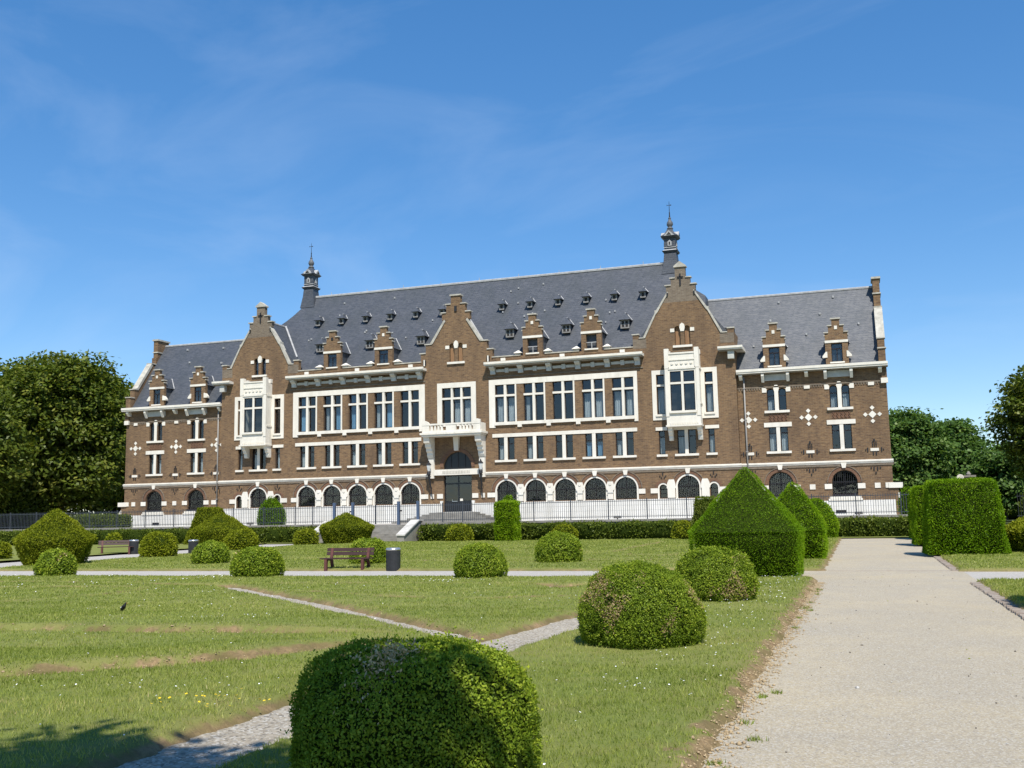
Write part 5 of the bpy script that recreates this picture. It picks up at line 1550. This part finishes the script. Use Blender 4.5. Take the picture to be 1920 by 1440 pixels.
tier('yew_bell', 'rounded bell shaped yew farthest along the left side of the path', lumpy_lathe([(1.0, 0), (1.13, .35), (1.12, .75), (.98, 1.2), (.72, 1.65), (.36, 2.0), (.05, 2.12)], 18, 3, .02), 27.75, -17.6, 'yew_leaf', .11, seed=5, slim=.45, tint=.1, shell=.94)
tier('yew_block', 'large dark yew block with flat top right of the gravel path', MB().frustum(0, 0, 0, 2.55, 1.27, 1.05), 33.42, -36.0, 'yew_leaf', .085, k=5, lump=.035, seed=6, slim=.4, align=.72, shell=.95, rotz=.03)
tier('yew_block', 'bright green yew block behind the large dark one right of the path', MB().frustum(0, 0, 0, 2.5, 1.1, .95), 33.25, -27.2, 'yew_leaf', .085, seed=7, slim=.45, tint=.12, shell=.95)
tier('yew_block', 'farthest yew block near the right end of the hedge', MB().frustum(0, 0, 0, 2.45, .95, .85), 33.35, -19.2, 'yew_leaf', .1, seed=8, slim=.5, tint=.1, shell=.95)
tier('yew_block', 'slim bright green yew block before the hedge right of the stair', MB().frustum(0, 0, 0, 2.32, .64, .62), 10.1, -17.3, 'yew_leaf', .1, k=5, seed=9, slim=.5, tint=.2, shell=.94)
tier('yew_block', 'tapered dull green yew block before the hedge behind the pyramid', MB().frustum(0, 0, 0, 2.3, .78, .5), 21.85, -17.3, 'hedge_leaf', .1, seed=10, slim=.5, tint=.15, shell=.94)
tier('gem_yew', 'large gem shaped yew at far left with pointed olive green top', gem(1.55, 2.25, .44, 3), -1.25, -41.2, 'gem_leaf', .085, k=5, seed=11, slim=.5, tint=.06, lump=.05, shell=.95, group='gem shaped yews')
tier('gem_yew', 'gem shaped yew standing right before the garden stair', gem(1.72, 1.86, .52, 4, base=.82), 0.1, -18.6, 'gem_leaf', .1, seed=12, slim=.5, tint=.0, shell=.95, group='gem shaped yews', rotz=.2)
tier('gem_yew', 'gem shaped yew with stepped top left of the garden stair', gem(1.95, 2.05, .42, 5, base=.85), -9.4, -17.9, 'gem_leaf', .1, seed=13, slim=.5, tint=.04, shell=.95, group='gem shaped yews')
tier('yew_block', 'flat topped olive yew block rising behind the stepped gem yew', MB().frustum(0, 0, 0, 2.36, 1.25, .62), -10.5, -17.6, 'gem_leaf', .11, seed=14, slim=.5, tint=.0, shell=.94)
tier('gem_yew', 'low wide clipped yew cut by the right edge of the picture', gem(2.3, 1.62, .47, 6, base=.9), 36.9, -34.6, 'gem_leaf', .11, k=5, seed=15, slim=.5, tint=.12, shell=.95, group='gem shaped yews')
tier('yew_block', 'tall yew block right of the path whose shadow falls on the brick edging', MB().frustum(0, 0, 0, 2.6, 1.1, .9), 34.2, -56.6, 'yew_leaf', .11, seed=16, slim=.4, shell=.95)
def cone_bush(r_, h, seed):
    return lumpy_lathe([(r_ * .8, 0), (r_ * .97, h * .1), (r_, h * .28), (r_ * .9, h * .5), (r_ * .68, h * .72), (r_ * .36, h * .9), (.03, h)], 16, seed, .02)
for x, y, r__, h, lab in ((-15.0, -3.0, 1.1, 2.3, 'dark green pointed cone bush on the terrace before the left gable'), (5.3, -3.2, .75, 1.95, 'pointed cone bush on the terrace right of the entrance steps'),
                          (-20.5, -5.0, .36, .9, 'tiny pointed cone bush on the terrace before the left wing'), (33.0, -3.0, .55, 1.85, 'narrow dark cone bush at the right corner of the building')):
    topiary('cone_bush', lab, cone_bush(r__, h, 4), (x, y, TZ), .11, 'yew_leaf', 'bush', 'cone bushes on the terrace', seed=int(x + 40), slim=.5, shell=.94, tint=-.1)
topiary('clipped_hedge', 'low clipped hedge block behind the fence at the left corner of the building', MB().box(-2.3, 2.3, -1.1, 1.1, 0, 1.05), (-30.0, -5.2, TZ), .12, 'hedge_leaf', 'hedge', seed=31, slim=.5, shell=.96, tint=.05)
for x0, x1, lab in ((-46, -3.55, 'long low clipped hedge left of the garden stair'), (3.6, 32.75, 'long low clipped hedge right of the garden stair')):
    hw = (x1 - x0) / 2
    topiary('hedge', lab, MB().box(-hw, hw, -.36, .36, 0, .96), (x0 + hw, -15.25, .2), .125, 'hedge_leaf', 'hedge', 'hedges along the terrace wall', k=4.5, seed=int(x1 + 60), slim=.6, shell=.985, lump=.03, tint=.02)

# ------------------------------------------------------------------ trees
def tree(name, label, loc, h, cw, zc0, leaf_m, leaf_s, n_leaf, seed, group=None, lobes=20, trunk_r=.3, lean=(0, 0), dens_in=.12, flat=.42):
    r = np.random.default_rng(seed)
    rr = random.Random(seed)
    t = empty(name, loc)
    tag(t, label, 'tree', group)
    L = Vector(loc)
    zc = (zc0 + h) / 2
    rz = (h - zc0) / 2
    tr = MB()
    pts = [(lean[0] * k, lean[1] * k, h * .72 * k) for k in (0, .12, .35, .65, 1)]
    tr.tube([L + Vector(p) for p in pts], [trunk_r * 1.35, trunk_r, trunk_r * .85, trunk_r * .55, trunk_r * .15], 9)
    tr.build('trunk', 'bark', t, True)
    C, Rr = [], []
    for k in range(lobes):
        u = -.95 + 1.9 * (k + .5) / lobes; a = k * 2.399 + rr.uniform(-.35, .35)
        rad = math.sqrt(max(0.02, 1 - u * u)) * rr.uniform(.66, .90)
        c = np.array([lean[0] + math.cos(a) * rad * cw, lean[1] + math.sin(a) * rad * cw, zc + u * rz * .86])
        C.append(c); Rr.append(rr.uniform(.20, .34) * min(cw, rz))
        if k % 4 == 0:
            b0 = Vector(pts[2]).lerp(Vector(pts[3]), rr.random())
            e = Vector(c) * .9 + Vector((0, 0, zc * .1))
            MB().tube([L + b0, L + b0.lerp(e, .5) + Vector((0, 0, .3)), L + e], [trunk_r * .4, trunk_r * .22, trunk_r * .06], 6).build('limb', 'bark', t, True)
    C = np.array(C); Rr = np.array(Rr)
    per = 18
    nc = n_leaf // per
    k = r.choice(lobes, nc, p=Rr ** 2 / (Rr ** 2).sum())
    dirs = unit(r.normal(size=(nc, 3)) + np.array([0, 0, .3]))
    cc = C[k] + dirs * (Rr[k] * r.uniform(.75, 1.1, nc))[:, None] * np.array([1.15, 1.15, .72])
    # inner foliage that closes the crown
    inn = r.random(nc) < .22
    uu = unit(r.normal(size=(nc, 3))) * (r.random(nc) ** .4)[:, None] * np.array([cw * .72, cw * .72, rz * .78]) + np.array([lean[0], lean[1], zc])
    cc[inn] = uu[inn]
    sp = leaf_s * 1.7
    lp = np.repeat(cc, per, 0) + r.normal(size=(nc * per, 3)) * np.array([sp, sp, sp * flat])
    out = unit(lp - np.array([lean[0], lean[1], zc * .9]))
    nrm = unit(out * .5 + np.array([0, 0, .8]))
    LV, LF = leaf_quads(lp, nrm, leaf_s * 1.25, leaf_s * .8, r, .62)
    lv = np.repeat(np.clip(.46 + r.normal(0, .16, nc), 0, 1), per) + r.normal(0, .10, nc * per)
    me = np_mesh('crown', LV, 4, LF, [leaf_m], np.repeat(np.clip(lv, 0, 1), 4))
    cr = bpy.data.objects.new('crown', me)
    cr.location = loc
    link(cr, t)
    return t
G1 = 'large trees left of the building'
tree('chestnut_tree', 'broad leafy chestnut tree nearest the left corner of the building', (-47.5, 9, TZ), 18.1, 7.4, .6, 'tree_leaf', .38, 48000, 1, G1, lobes=64, trunk_r=.5)
tree('chestnut_tree', 'leafy chestnut tree at the left edge of the picture', (-46.5, -4, TZ), 13.6, 4.9, .5, 'tree_leaf', .33, 36000, 2, G1, lobes=46, trunk_r=.45)
tree('chestnut_tree', 'tree crown rising behind the two big chestnuts at far left', (-60.5, 16, TZ), 19.6, 6.8, 1, 'tree_leaf', .46, 22000, 3, G1, lobes=48, trunk_r=.5)
tree('chestnut_tree', 'tree crown showing between chestnut and left wing of the building', (-51.2, 19, TZ), 18.2, 4.8, 1, 'tree_leaf', .38, 28000, 4, G1, lobes=42, trunk_r=.4)
tree('chestnut_tree', 'dark tree filling the background left of the chestnuts', (-72, 14, TZ), 18, 8.0, .5, 'tree_leaf', .55, 12000, 5, G1, lobes=26, trunk_r=.5)
G2 = 'trees right of the building'
tree('maple_tree', 'round green tree just right of the building', (35.0, 45, .3), 12.6, 4.1, .8, 'tree_leaf_blue', .36, 30000, 6, G2, lobes=42, trunk_r=.4)
tree('maple_tree', 'blue green tree standing far behind at right', (41.0, 62, .3), 12.7, 3.9, .8, 'tree_leaf_blue', .38, 26000, 7, G2, lobes=40, trunk_r=.4)
tree('maple_tree', 'low tree closing the gap at far right', (45.2, 52, .3), 8.8, 3.2, .6, 'tree_leaf_blue', .40, 15000, 8, G2, lobes=20, trunk_r=.35)
tree('maple_tree', 'big dark tree at the right edge of the picture', (43.0, 14, .3), 12.8, 4.2, 2.6, 'tree_leaf', .27, 40000, 9, G2, lobes=48, trunk_r=.36, lean=(2.2, .5))
tree('maple_tree', 'dark tree behind the one at the right edge', (49.5, 26, .3), 14.0, 5.2, 1.0, 'tree_leaf', .34, 26000, 10, G2, lobes=28, trunk_r=.4)
# tree behind the viewpoint, its shade falls on the foreground bush and lawn
tree('maple_tree', 'young tree beside the path in the foreground casting shade on the lawn', (27.25, -78.65, 0), 9.6, 2.4, 4.8, 'tree_leaf', .2, 30000, 12, lobes=34, trunk_r=.16, lean=(.9, 2.9))
for x, y, w, h, lab in ((-52, 3, 7, 5.5, 'dark shrub thicket under the chestnut trees'), (-47, 26, 7, 7.5, 'dark shrub thicket behind the left corner of the building'), (-66, 6, 9, 6.5, 'dark shrub thicket at the far left edge'),
                        (42, 72, 10, 4.5, 'dark shrub thicket under the trees at right'), (55, 40, 9, 5.0, 'dark shrub thicket at the far right edge')):
    topiary('shrub_thicket', lab, lumpy_lathe([(w * .85, 0), (w, h * .3), (w * .9, h * .65), (w * .55, h * .93), (.1, h)], 20, int(w + y), .12), (x, y, TZ if x < 0 else .1), .34, 'tree_leaf', 'shrub', 'shrub thickets under the trees', seed=int(x + 90), lump=.5, fuzz=1.4, tint=-.12, shell=.9)

# ------------------------------------------------------------------ fence and gate on the terrace edge
FY = -14.46
FB = TZ + .11
def panel(parent, x0, x1, z0, z1, y, pitch=.132):
    m = MB()
    n = max(1, int(round((x1 - x0) / pitch)))
    for i in range(1, n):
        x = x0 + (x1 - x0) * i / n
        m.box(x - .011, x + .011, y - .011, y + .011, z0, z1)
    o = m.build('pickets', 'fence_paint', parent)
    o['kind'] = 'stuff'
    for zz in (z0 + .09, z1 - .13):
        MB().box(x0 + .03, x1 - .03, y - .018, y + .018, zz, zz + .035).build('rail', 'fence_paint', parent)
def fence(lab, xs):
    f = empty('iron_fence', ((xs[0] + xs[-1]) / 2, FY, FB))
    tag(f, lab, 'fence', 'iron fences along the terrace edge')
    for i, x in enumerate(xs):
        MB().box(x - .03, x + .03, FY - .03, FY + .03, FB - .02, FB + 1.24).build('post', 'fence_paint', f)
        if i:
            panel(f, xs[i - 1], x, FB + .05, FB + 1.2, FY)
    return f
fence('long dark iron picket fence on the wall left of the gate', [-47.3 + 2.43 * i for i in range(18)] + [-4.65, -3.1])
fence('long dark iron picket fence on the wall right of the gate', [3.1, 4.75, 6.12] + [8.49 + 2.37 * i for i in range(11)] + [33.3])
gt = empty('iron_gate', (0, FY, TZ))
tag(gt, 'iron gate with four tall blue grey posts at the head of the stair', 'gate')
for x in (-3.03, -1.66, 1.66, 3.03):
    MB().box(x - .085, x + .085, FY - .085, FY + .085, TZ - .1, 2.8).build('gate_post', 'gate_paint', gt)
for x0, x1 in ((-2.94, -1.76), (-1.56, -.03), (.03, 1.56), (1.76, 2.94)):
    for x in (x0, x1):
        MB().box(x - .02, x + .02, FY - .02, FY + .02, TZ + .06, 2.62).build('gate_stile', 'fence_paint', gt)
    panel(gt, x0, x1, TZ + .1, 2.6, FY, .135)
for x in (-1.82, 1.82):
    MB().box(x - .06, x + .06, FY - .07, FY + .07, 2.15, 2.24).build('lock_box', 'iron', gt)

# low brick walls with white coping left of the building
for x0, x1, y, lab in ((-62, -44.6, -2.5, 'low brick parapet wall with white coping at the left edge'), (-41.5, -35.2, 4.0, 'short pierced brick parapet wall beside the left corner of the building')):
    w = empty('parapet_wall', ((x0 + x1) / 2, y, TZ))
    tag(w, lab, 'wall', 'low parapet walls left of the building')
    MB().box(x0, x1, y, y + .3, TZ, TZ + .72).build('wall_body', 'brick', w)
    MB().box(x0 - .08, x1 + .08, y - .08, y + .38, TZ + .723, TZ + .84).build('coping', 'white_stone', w)
    x = x0 + .5
    while x < x1 - .4:
        MB().prism(arch(x, .12, TZ + .18, TZ + .45, 6), y - .012, y + .02).build('opening', 'interior', w)
        x += .6
# stone pillar and brick pier beyond the right hand lawn
w = empty('stone_pillar', (39.86, 12, 0.0)); tag(w, 'pale rounded stone pillar right of the large yew block', 'pillar')
MB().box(39.55, 40.17, 11.7, 12.3, 0, 2.95).build('shaft', 'pale_stone', w)
MB().prism([(39.55, 2.953), (40.17, 2.953), (40.12, 3.2), (39.95, 3.38), (39.77, 3.38), (39.6, 3.2)], 11.7, 12.3).build('cap', 'pale_stone', w)
w = empty('brick_pier', (39.3, 24, 0.0)); tag(w, 'brick pier with pale cap and a round white dish behind the yew block', 'pier')
MB().box(38.9, 39.7, 23.6, 24.4, 0, 4.4).build('shaft', 'brick', w)
MB().box(38.75, 39.85, 23.45, 24.55, 4.403, 4.58).build('cap', 'grey_stone', w)
MB().lathe(39.3, 24, [(.16, 4.583), (.2, 4.7), (.05, 4.95)], 8).build('finial', 'grey_stone', w)
ds = MB().lathe(0, 0, [(.02, 0), (.16, .03), (.28, .11), (.3, .13), (.27, .13), (.02, .05)], 14).build('dish', 'white_stone', w, True)
ds.matrix_parent_inverse = Matrix.Translation((-39.3, -24, 0)); ds.location = (38.55, 23.3, 4.35); ds.rotation_euler = (R(80), 0, R(-12))
for x, z, lab in ((37.4, 4.0, 'left small brick pier top behind the yew block'), (40.5, 4.2, 'right small brick pier top behind the yew block')):
    w = empty('brick_pier', (x, 25, 0)); tag(w, lab, 'pier', 'brick gate piers at far right')
    MB().box(x - .25, x + .25, 24.75, 25.25, 0, z - .3).build('shaft', 'brick', w)
    MB().box(x - .36, x + .36, 24.64, 25.36, z - .297, z - .15).build('cap', 'coping', w)
w = empty('iron_railing', (44, 12, 0)); tag(w, 'dark iron railing between stone pillar and right hand tree', 'fence')
MB().box(41.4, 47, 12, 12.04, 2.5, 2.56).build('rail', 'iron', w); MB().box(41.4, 47, 12, 12.04, 1.0, 1.06).build('rail', 'iron', w)
m = MB()
for i in range(30):
    m.box(41.5 + i * .18, 41.53 + i * .18, 12.005, 12.035, 0, 2.75)
m.build('pickets', 'iron', w)['kind'] = 'stuff'
# small floodlights on the terrace
for x, lab in ((16.1, 'small grey floodlight on the wall at right behind the fence'), (29.95, 'small grey floodlight on the wall before the right wing'), (-9.6, 'small grey floodlight on the wall left of the gate')):
    w = empty('floodlight', (x, -14.3, FB)); tag(w, lab, 'floodlight', 'small floodlights on the terrace wall')
    MB().box(x - .03, x + .03, -14.3, -14.24, FB - .02, FB + .1).build('stand', 'iron', w)
    MB().prism([(x - .22, FB + .05), (x + .22, FB + .05), (x + .2, FB + .2), (x - .2, FB + .2)], -14.38, -14.18).build('housing', 'downpipe', w)

# ------------------------------------------------------------------ benches and bins
def bench(lab, x, y, rz):
    z = float(gz(y))
    b = empty('park_bench', (x, y, z)); b.rotation_euler = (0, 0, rz)
    tag(b, lab, 'bench', 'dark red park benches')
    def Q(mb, name, m_):
        o = bpy.data.objects.new(name, mb.mesh(name, m_)); COL.objects.link(o); o.parent = b
    for i in range(3):
        Q(MB().box(-.88, .88, -.30 + i * .15, -.17 + i * .15, .385, .42), 'seat_slat', 'wood_paint')
    for z0 in (.50, .63):
        Q(MB().add([(-.85, .19 + (z0 - .5) * .3, z0), (.85, .19 + (z0 - .5) * .3, z0), (.85, .225 + (z0 - .5) * .3, z0), (-.85, .225 + (z0 - .5) * .3, z0),
                    (-.85, .22 + (z0 - .5) * .3, z0 + .11), (.85, .22 + (z0 - .5) * .3, z0 + .11), (.85, .255 + (z0 - .5) * .3, z0 + .11), (-.85, .255 + (z0 - .5) * .3, z0 + .11)],
                   [(0, 1, 5, 4), (1, 2, 6, 5), (2, 3, 7, 6), (3, 0, 4, 7), (4, 5, 6, 7), (3, 2, 1, 0)]), 'back_slat', 'wood_paint')
    for s in (-.66, .66):
        Q(MB().prism_x([(-.33, 0), (-.24, 0), (-.20, .33), (-.27, .383), (-.31, .383)], s - .045, s + .045), 'leg', 'bench_leg')
        Q(MB().prism_x([(.24, 0), (.33, 0), (.20, .38), (.29, .74), (.25, .74), (.13, .38)], s - .045, s + .045), 'leg', 'bench_leg')
        Q(MB().box(s - .04, s + .04, -.26, .16, .33, .383), 'seat_support', 'wood_paint')
    return b
bench('dark red wooden bench on the cross path beside the waste bin', 13.72, -44.15, R(4))
bench('dark red wooden bench far left behind the gem shaped yew', -6.75, -31.0, R(38))
def bin_(lab, x, y):
    z = float(gz(y))
    b = empty('litter_bin', (x, y, z)); tag(b, lab, 'litter bin', 'grey litter bins')
    MB().lathe(x, y, [(.225, z), (.235, z + .03), (.24, z + .66)], 22).build('body', 'bin_metal', b, False)
    MB().lathe(x, y, [(.243, z + .663), (.25, z + .70), (.22, z + .745), (.14, z + .75), (.13, z + .70)], 22).build('rim', 'bin_rim', b, True)
    MB().lathe(x, y, [(.19, z - .01), (.19, z + .0), (.2, z + .004)], 16).build('foot', 'iron', b)
    return b
bin_('dark grey cylindrical litter bin right of the near bench', 15.5, -44.35)
bin_('dark grey litter bin beside the far left bench', -6.1, -30.4)
bin_('dark grey litter bin between two round bushes on the axis path', -1.4, -31.8)

# ------------------------------------------------------------------ bird on the lawn
bx, by = 17.21, -59.35
bz = float(gz(by)) + LAWN_H
bd = empty('bird', (bx, by, bz))
tag(bd, 'small black bird standing upright on the near lawn', 'bird')
axis = [(-.035, .028, .035), (-.02, .055, .075), (0, .062, .105), (.018, .048, .13), (.026, .032, .146), (.034, .03, .158), (.04, .026, .17), (.044, .01, .182)]
m = MB()
pts = [(bx + a, by + a * .3, bz + c) for a, b, c in axis]
m.tube(pts, [b * .55 for a, b, c in axis], 10)
m.build('body', 'bird', bd, True)
MB().tube([(bx + .052, by + .014, bz + .168), (bx + .08, by + .022, bz + .166)], [.008, .002], 6).build('beak', 'beak', bd)
MB().tube([(bx - .03, by - .01, bz + .05), (bx - .075, by - .025, bz + .012)], [.014, .012], 6).build('tail', 'bird', bd)
for s in (-.012, .012):
    MB().tube([(bx, by + s, bz + .055), (bx + .005, by + s, bz - .01)], [.005, .004], 5).build('leg', 'bird', bd)
    MB().tube([(bx + .02, by + s * 2.6, bz + .12), (bx - .02, by + s * 2.8, bz + .07), (bx - .045, by + s * 1.6, bz + .035)], [.012, .02, .004], 6).build('wing', 'bird', bd)

# ------------------------------------------------------------------ grass blades, daisies, soil clods, litter
def south_pts(n, x0, x1, y0, y1, r):
    x = r.uniform(x0, x1, n); y = r.uniform(y0, y1, n)
    # keep what the garden view can show, with a margin
    d = np.hypot(x - 30.1, y + 75)
    ang = np.degrees(np.arctan2(x - 30.1, y + 75))
    k = (ang > -66) & (ang < 26) & (d > 3.5)
    return x[k], y[k], d[k]
r = np.random.default_rng(21)
BV, BF, BL, off = [], [], [], 0
def blades(rect, grooves, x, y, d, hgt, wid, r):
    h, s = lawn_fields(x, y, rect, grooves)
    keep = (r.random(len(x)) > s * 1.25) & (h > .012)
    dens = .55 + .40 * vnoise(x, y, 0, .7, 31) + .3 * vnoise(x, y, 0, 4.1, 38)
    keep &= r.random(len(x)) < np.clip(dens + .35, .25, 1)
    x, y, d, h, s = x[keep], y[keep], d[keep], h[keep], s[keep]
    n = len(x)
    z = gz(y) + h
    a = r.uniform(0, 2 * np.pi, n)
    H = hgt * r.uniform(.45, 1.3, n) * (1 + .30 * vnoise(x, y, 0, 1.6, 33) + .35 * vnoise(x, y, 0, 6.3, 34))
    W = wid * np.maximum(1, d / 9.0) * r.uniform(.7, 1.3, n)
    lx, ly = r.normal(0, .45, n) * H, r.normal(0, .45, n) * H
    b0 = np.stack([x - np.cos(a) * W, y - np.sin(a) * W, z - .004], 1)
    b1 = np.stack([x + np.cos(a) * W, y + np.sin(a) * W, z - .004], 1)
    tp = np.stack([x + lx, y + ly, z + H], 1)
    V = np.stack([b0, b1, tp], 1).reshape(-1, 3)
    lv = np.clip(.42 + .22 * vnoise(x, y, 0, .55, 35) + .16 * vnoise(x, y, 0, 1.9, 36) + .12 * vnoise(x, y, 0, 5.7, 37) + r.normal(0, .16, n) + .5 * s, 0, 1)
    return V, np.repeat(lv, 3)
parts = []
for (dens, x0, x1, y0, y1, hg, wd) in ((1850, 13.0, 29.0, -71.5, -64, .038, .0036), (850, 5.0, 29.0, -64, -57.5, .036, .0032), (430, -1.5, 29.0, -57.5, -48.3, .038, .0036)):
    n = int(dens * (x1 - x0) * (y1 - y0))
    x, y, d = south_pts(n, x0, x1, y0, y1, r)
    parts.append(blades(S_RECT, SOUTH_GROOVES, x, y, d, hg, wd, r))
n = 150000
x, y, d = south_pts(n, -1.7, 29, -44.5, -17, r)
parts.append(blades(N_RECT, NORTH_GROOVES, x, y, d, .045, .0042, r))
x, y, d = south_pts(36000, 32.45, 40, -44.8, -28, r)
parts.append(blades((32.45, 90, -44.8, -16.9), [], x, y, d, .045, .0042, r))
x, y, d = south_pts(24000, 32.45, 36, -56, -49.2, r)
parts.append(blades((32.45, 90, -84, -49.2), [], x, y, d, .045, .0036, r))
wx = 29.13 + r.normal(0, .06, 20); wy = r.uniform(-70, -49.5, 20)
cx_ = np.repeat(wx, 46) + r.normal(0, .03, 20 * 46); cy_ = np.repeat(wy, 46) + r.normal(0, .035, 20 * 46)
aa = r.uniform(0, 6.28, len(cx_)); hh = r.uniform(.015, .05, len(cx_))
wv_ = np.stack([np.stack([cx_ - np.cos(aa) * .005, cy_ - np.sin(aa) * .005, 0 * cx_ + .0], 1), np.stack([cx_ + np.cos(aa) * .005, cy_ + np.sin(aa) * .005, 0 * cx_ + .0], 1),
                np.stack([cx_ + r.normal(0, .02, len(cx_)), cy_ + r.normal(0, .02, len(cx_)), hh], 1)], 1).reshape(-1, 3)
parts.append((wv_, np.repeat(r.uniform(.0, .4, len(cx_)), 3)))
V = np.concatenate([p_[0] for p_ in parts]); lv = np.concatenate([p_[1] for p_ in parts])
me = np_mesh('grass', V, 3, np.arange(len(V)).reshape(-1, 3), ['grass_blade'], lv)
go = bpy.data.objects.new('grass', me); COL.objects.link(go)
tag(go, 'short mown grass blades covering the lawns', 'grass', kind='stuff')

def discs(name, label, cat, x, y, z, rad, material, r, tilt=.25):
    n = len(x)
    k = 6
    a = np.linspace(0, 2 * np.pi, k, endpoint=False)
    nx, ny = r.normal(0, tilt, n), r.normal(0, tilt, n)
    ring_ = np.stack([np.cos(a), np.sin(a)], 1)
    V = np.zeros((n, k, 3))
    V[:, :, 0] = x[:, None] + rad[:, None] * ring_[None, :, 0]
    V[:, :, 1] = y[:, None] + rad[:, None] * ring_[None, :, 1]
    V[:, :, 2] = z[:, None] - rad[:, None] * (ring_[None, :, 0] * nx[:, None] + ring_[None, :, 1] * ny[:, None])
    me = np_mesh(name, V.reshape(-1, 3), k, np.arange(n * k).reshape(n, k), [material])
    o = bpy.data.objects.new(name, me); COL.objects.link(o)
    return tag(o, label, cat, kind='stuff')
x, y, d = south_pts(110000, 4, 28.8, -70, -48.6, r)
pr_ = np.clip(vnoise(x, y, 0, .62, 51) * 1.1 + .35 * vnoise(x, y, 0, 2.4, 52) - .12, 0, 1) ** 1.6 * .30 + .004
pr_ += .10 * np.exp(-((x - 28.1) ** 2) / .35) * (y > -66)
k = r.random(len(x)) < pr_
x, y, d = x[k], y[k], d[k]
h, s = lawn_fields(x, y, S_RECT, SOUTH_GROOVES)
k = (h > .05) & (s < .4)
x, y, d, h = x[k], y[k], d[k], h[k]
discs('daisies', 'tiny white daisies dotted over the near lawn', 'flowers', x, y, gz(y) + h + r.uniform(.03, .05, len(x)), r.uniform(.006, .0105, len(x)) * np.maximum(1, d / 17), 'petal', r)
x = r.normal(24.6, .35, 26); y = r.normal(-67.1, .25, 26)
discs('buttercups', 'few yellow wild flowers beside the chippings strip', 'flowers', x, y, np.full(26, LAWN_H + .06), r.uniform(.010, .016, 26), 'petal_yellow', r)
# crumbling soil clods along the path edge
n = 5200
y = -49.3 - 21 * r.random(n) ** 1.2
x = 29.02 + .05 * vnoise(np.full(n, 29.), y, 0, 2.6, 1) + r.normal(0, .085, n)
rad = np.abs(r.normal(.005, .006, n)) + .003
V = np.zeros((n, 6, 3)); base = np.array([[1, 0, 0], [-1, 0, 0], [0, 1, 0], [0, -1, 0], [0, 0, .7], [0, 0, -.7]])
V[:] = base[None] * rad[:, None, None] * r.uniform(.6, 1.4, (n, 6, 1))
for gi, cnt in ((4, 420), (5, 300)):
    q = np.array(SOUTH_GROOVES[gi][0]); tt = r.uniform(0, len(q) - 1.01, cnt); k0 = tt.astype(int); fr_ = (tt - k0)[:, None]
    pq = q[k0] * (1 - fr_) + q[k0 + 1] * fr_ + r.normal(0, .09, (cnt, 2))
    sl = slice(0 if gi == 4 else 420, 420 if gi == 4 else 720)
    x[sl], y[sl] = pq[:, 0], pq[:, 1]
h, s = lawn_fields(x, y, S_RECT, SOUTH_GROOVES)
V += np.stack([x, y, np.maximum(h, 0) + gz(y) + rad * .3], 1)[:, None, :]
tri = np.array([[0, 2, 4], [2, 1, 4], [1, 3, 4], [3, 0, 4], [2, 0, 5], [1, 2, 5], [3, 1, 5], [0, 3, 5]])
Fq = (np.arange(n)[:, None, None] * 6 + tri[None]).reshape(-1, 3)
me = np_mesh('soil_clods', V.reshape(-1, 3), 3, Fq, ['soil_crumb'])
o = bpy.data.objects.new('soil_clods', me); COL.objects.link(o)
tag(o, 'crumbled dry soil along the worn edge of the gravel path', 'soil', kind='stuff')
# leaf litter and loose stones on the path
n = 170
x = r.uniform(29.1, 32.3, n); y = r.uniform(-71, -46, n)
V = np.zeros((n, 6, 3)); rad = np.abs(r.normal(.003, .004, n)) + .003
V[:] = base[None] * rad[:, None, None] * r.uniform(.5, 2.0, (n, 6, 1))
V += np.stack([x, y, gz(y) + .004], 1)[:, None, :]
Fq = (np.arange(n)[:, None, None] * 6 + tri[None]).reshape(-1, 3)
me = np_mesh('path_litter', V.reshape(-1, 3), 3, Fq, ['bark', 'pale_stone', 'grass_blade'], np.full(n * 6, .8), 'lv', np.repeat(r.choice(3, n, p=[.5, .35, .15]), 8))
o = bpy.data.objects.new('path_litter', me); COL.objects.link(o)
tag(o, 'scattered twigs and pebbles lying on the gravel path', 'litter', kind='stuff')
